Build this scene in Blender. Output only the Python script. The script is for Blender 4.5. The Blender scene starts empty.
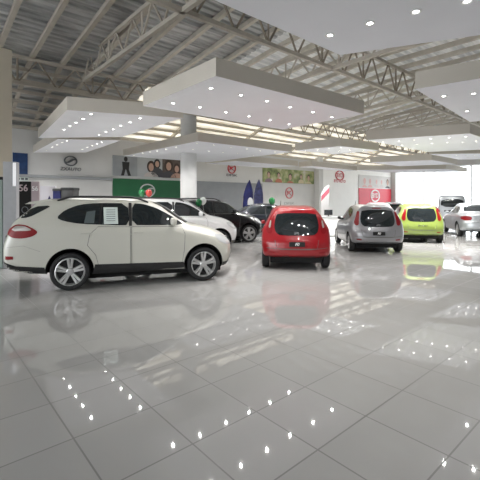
import bpy, bmesh, math, random
import numpy as np
from mathutils import Vector, Matrix
from mathutils.bvhtree import BVHTree
random.seed(4)
SC = bpy.context.scene
COL = SC.collection
LAMP = 30
SPOT = 92
F, H, YH = 375.0, 1.62, 200.0
U = Vector((-.655, .756, 0)).normalized()      # tile direction running away to the left
V = Vector((.756, .655, 0)).normalized()       # tile direction running away to the right
ANG = math.atan2(V.y, V.x)
WALL_L = 18.5
ROOF_Z = 7.2
RAFT_Z = H + 2.1

# ------------------------------------------------------------------ materials
def mat(name, col, rough=.5, metal=0., emit=None, estr=0., coat=0., spec=.5, noise=0., nscale=8.):
    m = bpy.data.materials.new(name); m.use_nodes = True
    nt = m.node_tree; b = nt.nodes['Principled BSDF']
    b.inputs['Base Color'].default_value = (*col, 1)
    b.inputs['Roughness'].default_value = rough
    b.inputs['Metallic'].default_value = metal
    b.inputs['Coat Weight'].default_value = coat
    b.inputs['Coat Roughness'].default_value = .04
    b.inputs['Specular IOR Level'].default_value = spec
    if emit:
        b.inputs['Emission Color'].default_value = (*emit, 1)
        b.inputs['Emission Strength'].default_value = estr
    if noise:
        tc = nt.nodes.new('ShaderNodeTexCoord'); n = nt.nodes.new('ShaderNodeTexNoise')
        n.inputs['Scale'].default_value = nscale
        r = nt.nodes.new('ShaderNodeValToRGB')
        r.color_ramp.elements[0].position = .3; r.color_ramp.elements[1].position = .7
        r.color_ramp.elements[0].color = (*[c*(1-noise) for c in col], 1)
        r.color_ramp.elements[1].color = (*[min(1, c*(1+noise)) for c in col], 1)
        nt.links.new(tc.outputs['Object'], n.inputs['Vector']); nt.links.new(n.outputs['Fac'], r.inputs['Fac'])
        nt.links.new(r.outputs['Color'], b.inputs['Base Color'])
    return m

def floor_mat():
    m = bpy.data.materials.new('polished_tile'); m.use_nodes = True
    nt = m.node_tree; b = nt.nodes['Principled BSDF']; L = nt.links.new
    tc = nt.nodes.new('ShaderNodeTexCoord'); mp = nt.nodes.new('ShaderNodeMapping')
    mp.inputs['Location'].default_value = (TILE_OFF[0], TILE_OFF[1], 0)
    br = nt.nodes.new('ShaderNodeTexBrick'); br.offset = 0; br.squash = 1
    br.inputs['Scale'].default_value = 1
    br.inputs['Brick Width'].default_value = TILE; br.inputs['Row Height'].default_value = TILE
    br.inputs['Mortar Size'].default_value = .006; br.inputs['Mortar Smooth'].default_value = .3
    br.inputs['Color1'].default_value = (.41, .405, .395, 1); br.inputs['Color2'].default_value = (.435, .43, .42, 1)
    br.inputs['Mortar'].default_value = (.17, .167, .16, 1)
    L(tc.outputs['Object'], mp.inputs['Vector']); L(mp.outputs['Vector'], br.inputs['Vector'])
    n = nt.nodes.new('ShaderNodeTexNoise'); n.inputs['Scale'].default_value = 1.3; n.inputs['Detail'].default_value = 4
    L(tc.outputs['Object'], n.inputs['Vector'])
    mx = nt.nodes.new('ShaderNodeMix'); mx.data_type = 'RGBA'; mx.blend_type = 'MULTIPLY'
    rp = nt.nodes.new('ShaderNodeValToRGB')
    rp.color_ramp.elements[0].color = (.93, .93, .93, 1); rp.color_ramp.elements[1].color = (1, 1, 1, 1)
    L(n.outputs['Fac'], rp.inputs['Fac'])
    mx.inputs['Factor'].default_value = 1
    L(br.outputs['Color'], mx.inputs['A']); L(rp.outputs['Color'], mx.inputs['B'])
    L(mx.outputs['Result'], b.inputs['Base Color'])
    mr = nt.nodes.new('ShaderNodeMapRange'); mr.inputs['To Min'].default_value = .025; mr.inputs['To Max'].default_value = .35
    L(br.outputs['Fac'], mr.inputs['Value']); L(mr.outputs['Result'], b.inputs['Roughness'])
    b.inputs['IOR'].default_value = 1.62; b.inputs['Specular IOR Level'].default_value = .5
    return m

TILE = .58
# a tile corner seen at world (.563, 3.25)
_p = Vector((.563, 3.25, 0))
TILE_OFF = (-(_p.dot(V) % TILE), -(_p.dot(U) % TILE))

def sheet_mat(name, c0, c1, emit=0.):
    m = mat(name, c0, .55, .35)
    nt = m.node_tree; b = nt.nodes['Principled BSDF']
    tc = nt.nodes.new('ShaderNodeTexCoord'); n = nt.nodes.new('ShaderNodeTexNoise')
    mp = nt.nodes.new('ShaderNodeMapping'); mp.inputs['Scale'].default_value = (.25, 2.2, 1)
    n.inputs['Scale'].default_value = 2.4; n.inputs['Detail'].default_value = 3
    r = nt.nodes.new('ShaderNodeValToRGB'); r.color_ramp.elements[0].position = .35; r.color_ramp.elements[1].position = .65
    r.color_ramp.elements[0].color = (*c0, 1); r.color_ramp.elements[1].color = (*c1, 1)
    L = nt.links.new
    L(tc.outputs['Object'], mp.inputs['Vector']); L(mp.outputs['Vector'], n.inputs['Vector']); L(n.outputs['Fac'], r.inputs['Fac']); L(r.outputs['Color'], b.inputs['Base Color'])
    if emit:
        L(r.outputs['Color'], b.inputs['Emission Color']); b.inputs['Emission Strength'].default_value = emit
    return m

M = {}
M['floor'] = floor_mat()
M['wall'] = mat('white_plaster', (.62, .62, .615), .75, noise=.03, nscale=1.5)
M['wall_lit'] = mat('window_lit_plaster', (.90, .90, .89), .7, noise=.02, nscale=1.5)  # near-white copy of the wall plaster, paints in the window glow
M['cream'] = mat('cream_plaster', (.47, .42, .34), .8, noise=.05, nscale=1.2)
M['greywall'] = mat('grey_panel', (.30, .315, .33), .7, noise=.04, nscale=2)
M['raft'] = mat('raft_plasterboard', (.86, .87, .92), .8, noise=.02, nscale=1)  # lightened to stand in for light missing on the undersides
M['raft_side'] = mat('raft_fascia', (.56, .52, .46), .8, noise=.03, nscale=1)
M['steel'] = mat('painted_steel', (.50, .46, .40), .6, noise=.08, nscale=3)
M['steel_lit'] = mat('lit_steel', (.60, .56, .49), .6, noise=.08, nscale=3)  # paler copy of the steel, colours the purlins as illuminated
M['steel_dark'] = mat('dusty_steel', (.30, .26, .21), .65, noise=.1, nscale=3)
M['sheet'] = sheet_mat('roof_sheet_metal', (.32, .335, .34), (.66, .67, .67))
M['sheet_daylit'] = sheet_mat('daylit_roof_sheet', (.42, .43, .43), (.70, .70, .68), .35)  # paler copy of the roof sheet, its glow paints in daylight
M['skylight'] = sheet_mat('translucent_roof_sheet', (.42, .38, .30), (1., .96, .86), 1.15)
M['lamp'] = mat('lamp_lens', (1, 1, 1), .4, emit=(1, .97, .92), estr=LAMP)
M['lamp_ring'] = mat('lamp_ring', (.8, .8, .8), .35)
M['green'] = mat('green_panel', (.012, .12, .045), .45, noise=.05, nscale=2)
M['redpanel'] = mat('red_panel', (.62, .03, .06), .5, noise=.04, nscale=2)
M['silverletter'] = mat('brushed_letter', (.62, .64, .64), .4, .3)
M['greyletter'] = mat('dark_grey_letter', (.10, .11, .12), .5)
M['redletter'] = mat('red_letter', (.50, .05, .06), .5)
M['whiteletter'] = mat('white_letter', (.85, .85, .85), .5)
M['blackboard'] = mat('black_board', (.010, .009, .009), .6, spec=.15)
M['pinkboard'] = mat('dusty_pink_board', (.42, .34, .36), .5)
M['bluebanner'] = mat('blue_banner', (.018, .055, .17), .6, noise=.25, nscale=5)
M['flagblue'] = mat('deep_blue_fabric', (.015, .02, .13), .6, noise=.35, nscale=4)
M['flagdark'] = mat('indigo_fabric', (.04, .045, .13), .6, noise=.45, nscale=6)
M['tyre'] = mat('tyre_rubber', (.012, .012, .013), .75, noise=.2, nscale=20)
M['rim'] = mat('alloy', (.58, .58, .58), .32, .7)
M['rimdark'] = mat('brake_dark', (.03, .03, .032), .5, .5)
M['black'] = mat('black_plastic', (.014, .014, .015), .45, noise=.15, nscale=15)
M['well'] = mat('wheel_well', (.008, .008, .008), .9)
M['glass'] = mat('tinted_glass', (.012, .016, .018), .04, spec=.7, coat=.3)
M['redlens'] = mat('red_lens', (.22, .004, .008), .3, spec=.3)
M['clearlens_highlight'] = mat('clear_lens_and_highlight', (.36, .33, .30), .12, coat=.6)  # real on the SUVs, painted highlight on the red hatchback
M['headlens'] = mat('head_light_lens', (.50, .51, .52), .12, coat=.6)
M['chrome'] = mat('chrome', (.75, .75, .76), .12, 1.)
M['seam'] = mat('shut_line', (.13, .13, .125), .7)
M['paper'] = mat('pale_paper', (.62, .70, .66), .7)
M['plate'] = mat('plate_black', (.008, .008, .008), .35)
M['bgreen'] = mat('green_balloon', (.008, .15, .04), .25, coat=.3)
M['bred'] = mat('red_balloon', (.45, .04, .03), .25, coat=.3)
M['bwhite'] = mat('white_balloon', (.75, .78, .76), .25, coat=.3)
M['string'] = mat('ribbon', (.5, .5, .5), .6)
M['mullion'] = mat('window_frame_alu', (.80, .81, .82), .4, .3)
M['screen'] = mat('dark_screen', (.02, .022, .025), .2)
M['desk'] = mat('white_desk', (.72, .73, .74), .4)
M['cabgrey'] = mat('smoky_grey_shell', (.035, .034, .033), .4)

def paint(name, col, metal=0., rough=.28, coat=.8):
    return mat('paint_' + name, col, rough, metal, coat=coat, noise=.01, nscale=2)
P_WHITE = paint('white', (.56, .55, .49))
P_WHITE2 = paint('clean_white', (.66, .67, .67))
P_BLACK = paint('black', (.004, .004, .005), rough=.25, coat=.25)
P_RED = paint('red', (.27, .003, .008), coat=.5)
P_SILVER = paint('silver', (.29, .29, .305), .35, .3)
P_SILVER2 = paint('cool_silver', (.38, .40, .42), .35, .3)
P_LIME = paint('lime', (.215, .285, .06), coat=.5)
P_NAVY = paint('blue_black', (.012, .016, .024), rough=.2)
P_GREY = paint('grey', (.20, .20, .21), .3, .3)

# glass pane: mostly clear
def pane_mat():
    m = bpy.data.materials.new('window_glass'); m.use_nodes = True
    nt = m.node_tree; nt.nodes.clear()
    o = nt.nodes.new('ShaderNodeOutputMaterial'); mx = nt.nodes.new('ShaderNodeMixShader')
    t = nt.nodes.new('ShaderNodeBsdfTransparent'); g = nt.nodes.new('ShaderNodeBsdfGlossy')
    g.inputs['Roughness'].default_value = .02; t.inputs['Color'].default_value = (.97, .98, .98, 1)
    mx.inputs[0].default_value = .06
    nt.links.new(t.outputs[0], mx.inputs[1]); nt.links.new(g.outputs[0], mx.inputs[2]); nt.links.new(mx.outputs[0], o.inputs[0])
    return m
M['pane'] = pane_mat()

# ------------------------------------------------------------------ helpers
def ray(px, py): return ((px - 240) / F, (YH - py) / F)
def at_height(px, py, z):                       # pixel -> point on a level plane
    kx, kz = ray(px, py); Y = (z - H) / kz
    return Vector((kx * Y, Y, z))
def wall_tz(px, py, l=WALL_L):                  # pixel -> (t, z) on the back wall
    kx, kz = ray(px, py); Y = l / (U.x * kx + U.y)
    return (Y * (V.x * kx + V.y), H + kz * Y)
def at_depth(px, py, Y):
    kx, kz = ray(px, py)
    return Vector((kx * Y, Y, H + kz * Y))

def link(name, me, parent=None, m=None, kind=None):
    o = bpy.data.objects.new(name, me); COL.objects.link(o)
    if parent is not None: o.parent = parent
    if m is not None:
        me.materials.clear()
        for x in (m if isinstance(m, (list, tuple)) else [m]): me.materials.append(x)
    if kind: o['kind'] = kind
    return o
def obj(name, bm, m=None, parent=None, kind=None, smooth=False, sharp=35):
    me = bpy.data.meshes.new(name)
    bmesh.ops.recalc_face_normals(bm, faces=bm.faces)
    bm.to_mesh(me); bm.free()
    if smooth:
        for p in me.polygons: p.use_smooth = True
        me.set_sharp_from_angle(angle=math.radians(sharp))
    return link(name, me, parent, m, kind)
def tag(o, label, cat, group=None):
    o['label'] = label; o['category'] = cat
    if group: o['group'] = group
    return o
def thing(name, label, cat, loc=(0, 0, 0), rz=0, group=None):
    o = bpy.data.objects.new(name, None); COL.objects.link(o)
    o.location = loc; o.rotation_euler = (0, 0, rz); o.empty_display_size = .2
    return tag(o, label, cat, group)

def box(bm, lo, hi, bev=0., mi=0):
    lo, hi = Vector(lo), Vector(hi)
    vs = [bm.verts.new((x, y, z)) for z in (lo.z, hi.z) for x, y in ((lo.x, lo.y), (hi.x, lo.y), (hi.x, hi.y), (lo.x, hi.y))]
    fs = [bm.faces.new([vs[i] for i in q]) for q in ((3, 2, 1, 0), (4, 5, 6, 7), (0, 1, 5, 4), (1, 2, 6, 5), (2, 3, 7, 6), (3, 0, 4, 7))]
    for f in fs: f.material_index = mi
    if bev:
        es = list({e for f in fs for e in f.edges})
        bmesh.ops.bevel(bm, geom=es, offset=bev, segments=2, affect='EDGES', profile=.6)
def bar(bm, a, b, w, h, up=Vector((0, 0, 1))):
    a, b = Vector(a), Vector(b); d = (b - a).normalized()
    s = d.cross(up)
    if s.length < 1e-4: s = d.cross(Vector((1, 0, 0)))
    s.normalize(); n = s.cross(d)
    r = [[bm.verts.new(p + s * (i * w / 2) + n * (j * h / 2)) for i, j in ((-1, -1), (1, -1), (1, 1), (-1, 1))] for p in (a, b)]
    for i in range(4):
        bm.faces.new((r[0][i], r[0][(i + 1) % 4], r[1][(i + 1) % 4], r[1][i]))
    bm.faces.new(r[0][::-1]); bm.faces.new(r[1])
def tube(bm, pts, rad, n=8):
    rings = []
    pts = [Vector(p) for p in pts]
    for i, p in enumerate(pts):
        d = (pts[min(i + 1, len(pts) - 1)] - pts[max(i - 1, 0)]).normalized()
        a = d.cross(Vector((0, 0, 1)))
        if a.length < 1e-3: a = d.cross(Vector((1, 0, 0)))
        a.normalize(); b = d.cross(a)
        r = rad[i] if isinstance(rad, (list, tuple)) else rad
        rings.append([bm.verts.new(p + a * r * math.cos(k * 2 * math.pi / n) + b * r * math.sin(k * 2 * math.pi / n)) for k in range(n)])
    for i in range(len(rings) - 1):
        for k in range(n):
            bm.faces.new((rings[i][k], rings[i][(k + 1) % n], rings[i + 1][(k + 1) % n], rings[i + 1][k]))
    bm.faces.new(rings[0][::-1]); bm.faces.new(rings[-1])
def lathe(bm, prof, n=32, axis='Z', c=(0, 0, 0), mi=0):
    c = Vector(c); rings = []
    for r, h in prof:
        ring = []
        for k in range(n):
            a = 2 * math.pi * k / n
            p = (r * math.cos(a), r * math.sin(a), h) if axis == 'Z' else (r * math.cos(a), h, r * math.sin(a))
            ring.append(bm.verts.new(c + Vector(p)))
        rings.append(ring)
    for i in range(len(rings) - 1):
        for k in range(n):
            f = bm.faces.new((rings[i][k], rings[i][(k + 1) % n], rings[i + 1][(k + 1) % n], rings[i + 1][k])); f.material_index = mi
    return rings
def prism(bm, pts2, y0, y1):                    # polygon in local x,z extruded in y
    a = [bm.verts.new((x, y0, z)) for x, z in pts2]; b = [bm.verts.new((x, y1, z)) for x, z in pts2]
    n = len(a)
    bm.faces.new(a); bm.faces.new(b[::-1])
    for i in range(n): bm.faces.new((a[i], b[i], b[(i + 1) % n], a[(i + 1) % n]))
def ellipse(cx, cz, rx, rz, n=24, a0=0, a1=2 * math.pi):
    return [(cx + rx * math.cos(a0 + (a1 - a0) * i / n), cz + rz * math.sin(a0 + (a1 - a0) * i / n)) for i in range(n)]
def ring_shape(bm, cx, cz, rx, rz, w, y0, y1, n=32):
    o = ellipse(cx, cz, rx, rz, n); i_ = ellipse(cx, cz, rx - w, rz - w, n)
    vo = [[bm.verts.new((x, y, z)) for x, z in o] for y in (y0, y1)]; vi = [[bm.verts.new((x, y, z)) for x, z in i_] for y in (y0, y1)]
    for k in range(n):
        j = (k + 1) % n
        bm.faces.new((vo[0][k], vo[0][j], vi[0][j], vi[0][k])); bm.faces.new((vo[1][k], vi[1][k], vi[1][j], vo[1][j]))
        bm.faces.new((vo[0][k], vo[1][k], vo[1][j], vo[0][j])); bm.faces.new((vi[0][k], vi[0][j], vi[1][j], vi[1][k]))
def ribbon(bm, pts, w, y0, y1):                 # stroked polyline in x,z
    n = len(pts); l, r = [], []
    for i, p in enumerate(pts):
        a, b = Vector(pts[max(i - 1, 0)]), Vector(pts[min(i + 1, n - 1)])
        d = (b - a).normalized(); q = Vector((-d.y, d.x)) * ((w[i] if isinstance(w, list) else w) / 2)
        l.append((p[0] + q.x, p[1] + q.y)); r.append((p[0] - q.x, p[1] - q.y))
    for i in range(n - 1): prism(bm, [l[i], l[i + 1], r[i + 1], r[i]], y0, y1)
def lettering(name, body, size, m, parent, loc, rot=(math.pi / 2, 0, 0), shear=0., depth=.01, width=None):
    cu = bpy.data.curves.new('letters', 'FONT'); cu.body = body; cu.size = size; cu.extrude = depth / 2; cu.shear = shear
    cu.align_x = 'CENTER'; cu.align_y = 'CENTER'; cu.offset = size * .012
    t = bpy.data.objects.new('letters', cu); COL.objects.link(t)
    bpy.context.view_layer.update()
    me = bpy.data.meshes.new_from_object(t.evaluated_get(bpy.context.evaluated_depsgraph_get()))
    bpy.data.objects.remove(t); bpy.data.curves.remove(cu)
    me.name = name
    o = link(name, me, parent, m); o.location = loc; o.rotation_euler = rot
    if width:
        xs = [v.co.x for v in me.vertices]; s = width / (max(xs) - min(xs))
        for v in me.vertices: v.co.x *= s
    return o

# ------------------------------------------------------------------ setting
def local_to_world(t, l, z=0): return V * t + U * l + Vector((0, 0, z))
def frame_box(name, t0, t1, l0, l1, z0, z1, m, kind='structure', bev=0):
    bm = bmesh.new(); box(bm, (t0, l0, z0), (t1, l1, z1), bev)
    o = obj(name, bm, m, kind=kind); o.rotation_euler = (0, 0, ANG)
    return o
T_END = 36.4
fl = frame_box('floor', -30, 60, -30, 40, -.1, 0, M['floor'])
# back wall
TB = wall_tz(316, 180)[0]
frame_box('wall_back', -22, TB, WALL_L, WALL_L + .3, 0, ROOF_Z, M['wall'])
frame_box('wall_back_lit', TB, T_END + .3, WALL_L, WALL_L + .3, 0, ROOF_Z, M['wall_lit'])  # whiter colour stands in for window light on this stretch
frame_box('wall_front_unseen', -22, T_END + .3, -9.3, -9, 0, ROOF_Z, M['wall'])  # unseen, added so daylight enters only by the side windows
# ledge along the wall
t0 = wall_tz(-60, 179)[0]; t1, zl = wall_tz(112, 179.2)
frame_box('trim_1', t0, t1, WALL_L - .12, WALL_L, zl - .06, zl + .07, M['greywall'], bev=.01)
# grey lower wall cladding behind the black car
ta, za = wall_tz(197, 181); tb, zb_ = wall_tz(262, 183)
frame_box('wall_cladding', ta, tb, WALL_L - .05, WALL_L, 0, za, M['greywall'])
# pilasters
for i, (p0, p1) in enumerate(((314.5, 318.5), (391, 397))):
    a, b = wall_tz(p0, 180)[0], wall_tz(p1, 180)[0]
    frame_box('pilaster', a, b, WALL_L - .45, WALL_L, 0, 5.2 if i == 0 else ROOF_Z, M['wall'])
# beige partition at the left edge
c = at_depth(12, 200, 10.)
bm = bmesh.new(); box(bm, (-6, 0, 0), (0, .35, H + (YH - 50) / F * 10.))
o = obj('wall_left', bm, M['cream'], kind='structure'); o.location = (c.x, c.y, 0); o.rotation_euler = (0, 0, ANG)
# slim glazed door leaf beside it
bm = bmesh.new(); box(bm, (-1.0, 0, 0), (0, .05, 2.1), .01)
dl = obj('door_1', bm, mat('sea_green_glass', (.42, .52, .47), .15), kind='structure'); p = at_depth(2.6, 200, 8.9); dl.location = (p.x, p.y, 0); dl.rotation_euler = (0, 0, ANG)
bm = bmesh.new(); box(bm, (-1.04, -.01, 2.1), (.04, .06, 2.17)); box(bm, (0, -.01, 0), (.04, .06, 2.1)); obj('door_frame', bm, M['black'], dl)
# window wall
bm = bmesh.new()
WT = T_END; WZ = 4.7
box(bm, (WT, -25, WZ), (WT + .3, WALL_L, ROOF_Z)); box(bm, (WT, -25, 0), (WT + .3, WALL_L, .12))
o = obj('wall_right', bm, M['wall'], kind='structure'); o.rotation_euler = (0, 0, ANG)
ls = [WALL_L, 15.4, 11.4, 7.4, 3.4, -.6, -4.6, -8.6, -12.6, -16.6, -20.6]
for i in range(len(ls) - 1):
    a, b = ls[i + 1], ls[i]
    bm = bmesh.new(); box(bm, (WT + .13, a, .12), (WT + .16, b, WZ))
    w = obj('window_%d' % (i + 1), bm, M['pane'], kind='structure'); w.rotation_euler = (0, 0, ANG)
    bm = bmesh.new(); box(bm, (WT + .05, a, .12), (WT + .25, a + .13, WZ)); box(bm, (WT + .08, a, WZ - .1), (WT + .22, b, WZ)); box(bm, (WT + .08, a, .12), (WT + .22, b, .22))
    obj('window_frame', bm, M['mullion'], w)
# round column rising through the rafts
def column(name, x, y, r, z, m):
    bm = bmesh.new(); rg = lathe(bm, [(r, 0), (r, z)], 40); bm.faces.new(rg[0][::-1]); bm.faces.new(rg[-1])
    o = obj(name, bm, m, kind='structure', smooth=True); o.location = (x, y, 0); return o
column('column', (188.5 - 240) / F * 17, 17, 17 * 8 / F, ROOF_Z, M['wall'])

# ---- roof: corrugated sheeting, purlins, lattice trusses
PROF = [(-9, 7.2), (7.6, 7.2), (14.2, 6.45), (WALL_L + .2, 4.80)]
def roof_z(l):
    for (a, za), (b, zb_) in zip(PROF, PROF[1:]):
        if l <= b: return za + (zb_ - za) * (l - a) / (b - a)
    return PROF[-1][1]
def corrugated(name, t0, t1, l0, l1, m):
    bm = bmesh.new(); pitch = .26
    prof = [(0, 0), (.12, 0), (.15, .05), (.23, .05)]
    xs = []
    n = max(1, round((l1 - l0) / pitch)); pitch = (l1 - l0) / n
    for i in range(n):
        for a, h in prof: xs.append((l0 + i * pitch + a, h))
    xs.append((l1, 0))
    va = [bm.verts.new((t0, l, roof_z(l) + h)) for l, h in xs]; vb = [bm.verts.new((t1, l, roof_z(l) + h)) for l, h in xs]
    for i in range(len(xs) - 1): bm.faces.new((va[i], vb[i], vb[i + 1], va[i + 1]))
    o = obj(name, bm, m, kind='structure'); o.rotation_euler = (0, 0, ANG); return o
LT = PROF[2][0]
corrugated('ceiling', -14, 9.2, -9, LT, M['sheet'])
corrugated('ceiling', -14, 7.4, LT, WALL_L + .2, M['sheet'])
corrugated('ceiling_daylit_sheet', 9.2, T_END, -9, LT, M['sheet_daylit'])
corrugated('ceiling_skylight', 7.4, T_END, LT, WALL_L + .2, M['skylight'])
t = -12.3; k = 0
while t < T_END:
    bm = bmesh.new(); k += 1
    for (a, za), (b, zb_) in list(zip(PROF, PROF[1:]))[:3 if t < 7.4 or k % 5 == 0 else 2]:     # C section with two lips
        bar(bm, (t, a, za - .07), (t, b, zb_ - .07), .03, .14)
        bar(bm, (t + .05, a, za - .14), (t + .05, b, zb_ - .14), .13, .02); bar(bm, (t + .05, a, za - .012), (t + .05, b, zb_ - .012), .13, .02)
    o = obj('roof_beam', bm, M['steel'] if t < 6 else M['steel_lit'], kind='structure'); o.rotation_euler = (0, 0, ANG)
    t += .95
l = LT + .4
while l < WALL_L:
    bm = bmesh.new(); z = roof_z(l) - .20
    bar(bm, (-12, l, z), (T_END, l, z), .10, .12)
    o = obj('roof_batten_beam', bm, M['steel'], kind='structure'); o.rotation_euler = (0, 0, ANG)
    l += .62
def truss(a, b, ztop, zbot, n, cw=.12, wm='steel'):
    r = bpy.data.objects.new('roof_truss_beam', None); COL.objects.link(r); r['kind'] = 'structure'
    a, b = Vector(a), Vector(b)
    for nm, z in (('top_chord', ztop), ('bottom_chord', zbot)):
        bm = bmesh.new(); bar(bm, (a.x, a.y, z), (b.x, b.y, z), cw, cw); obj(nm, bm, M['steel'], r)
    bm = bmesh.new()
    for i in range(n):
        p = a.lerp(b, i / n); q = a.lerp(b, (i + .5) / n); s = a.lerp(b, (i + 1) / n)
        bar(bm, (p.x, p.y, zbot), (q.x, q.y, ztop), .045, .045); bar(bm, (q.x, q.y, ztop), (s.x, s.y, zbot), .045, .045)
        if i % 2 == 0: bar(bm, (p.x, p.y, zbot), (p.x, p.y, ztop), .05, .05)
    obj('web_lattice', bm, M[wm], r)
    return r
def TL(t, l): v = local_to_world(t, l); return (v.x, v.y, 0)
truss(TL(-12, 7.3), TL(T_END, 7.3), 6.95, 5.92, 40, cw=.11, wm='steel_dark')
truss(TL(-12, 14.0), TL(T_END, 14.0), 6.30, 5.45, 40, cw=.11, wm='steel_dark')
for t in (4.6, 10.3, 16.0, 21.7, 27.4): truss(TL(t, -9), TL(t, 13.9), 6.72, 5.92, 20, cw=.11)

# ------------------------------------------------------------------ suspended rafts and downlights
def px_quad(P0, Pa, Pb, P3=None, zz=RAFT_Z):
    a, b, c_ = (at_height(*p, zz) for p in (P0, Pa, Pb))
    if P3: d = at_height(*P3, zz); return [a, b, d, c_]
    return [a, b, b + c_ - a, c_]
def inside(p, poly, m=.05):
    s = None
    n = len(poly)
    for i in range(n):
        a, b = poly[i], poly[(i + 1) % n]
        e = (b - a).normalized(); c_ = e.x * (p.y - a.y) - e.y * (p.x - a.x)
        if s is None: s = c_ > 0
        if (c_ > 0) != s or abs(c_) < m: return False
    return True
dl_proto = None
ORD = ['first', 'second', 'third', 'fourth', 'fifth', 'sixth', 'seventh', 'eighth', 'ninth', 'tenth', 'eleventh', 'twelfth']
def downlight(p, label, group, far=False):
    global dl_proto
    if dl_proto is None:
        bm = bmesh.new()
        lathe(bm, [(.062, 0), (.062, -.008), (.045, -.012), (.029, -.004), (.029, .03)], 24)
        me = bpy.data.meshes.new('downlight'); bmesh.ops.recalc_face_normals(bm, faces=bm.faces); bm.to_mesh(me); bm.free(); me.materials.append(M['lamp_ring'])
        bm = bmesh.new(); bmesh.ops.create_circle(bm, cap_ends=True, radius=.029, segments=20)
        bmesh.ops.reverse_faces(bm, faces=bm.faces)
        for v in bm.verts: v.co.z = -.005
        me2 = bpy.data.meshes.new('lamp'); bm.to_mesh(me2); bm.free(); me2.materials.append(M['lamp'])
        dl_proto = (me, me2)
    o = bpy.data.objects.new('downlight', dl_proto[0]); COL.objects.link(o); o.location = p
    tag(o, label, 'downlight', group)
    b = bpy.data.objects.new('lamp', dl_proto[1]); COL.objects.link(b); b.parent = o
    nm = 'bright_beam' if far else 'downlight_beam'
    ld = bpy.data.lights.get(nm)
    if ld is None:
        ld = bpy.data.lights.new(nm, 'SPOT'); ld.energy = SPOT * (2.4 if far else 1); ld.spot_size = math.radians(140); ld.spot_blend = 1; ld.shadow_soft_size = .018; ld.color = (1, .98, .95)
    lo = bpy.data.objects.new('downlight_beam', ld); COL.objects.link(lo); lo.parent = o; lo.location = (0, 0, -.035)
def raft(desc, label, quad, rows, th=.32):
    ctr = sum(quad, Vector()) / 4
    r = thing('ceiling_raft', label, 'ceiling panel', (ctr.x, ctr.y, RAFT_Z))
    q = [p - ctr for p in quad]
    bm = bmesh.new(); f = bm.faces.new([bm.verts.new((p.x, p.y, 0)) for p in q])
    obj('underside', bm, M['raft'], r)
    if f is None: pass
    bm = bmesh.new()
    for z0, z1 in ((0, th),):
        a = [bm.verts.new((p.x, p.y, z0)) for p in q]; b = [bm.verts.new((p.x, p.y, z1)) for p in q]
        for i in range(4): bm.faces.new((a[i], a[(i + 1) % 4], b[(i + 1) % 4], b[i]))
        bm.faces.new(b)
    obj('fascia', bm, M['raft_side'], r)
    big = [ctr + (p - ctr) * 1.0 for p in quad]
    for ri, row in enumerate(rows):
        for i, (x, y) in enumerate(row):
            p = at_height(x, y, RAFT_Z)
            if not inside(p, big):
                print('light outside', desc, x, y); continue
            end = 'window' if row[-1][0] > row[0][0] else 'window'
            rowname = '' if len(rows) == 1 else ORD[ri] + ' row '
            downlight((p.x, p.y, RAFT_Z), '%s downlight in the %sof the ceiling raft %s' % (ORD[i].capitalize(), rowname or 'row ', desc), 'downlights of the raft ' + desc, desc in FAR)
FAR = ('over the lime hatchback', 'over the silver saloon', 'before the red wall panel', 'along the windows', 'beside the pilaster', 'behind the broad central raft')
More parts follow.
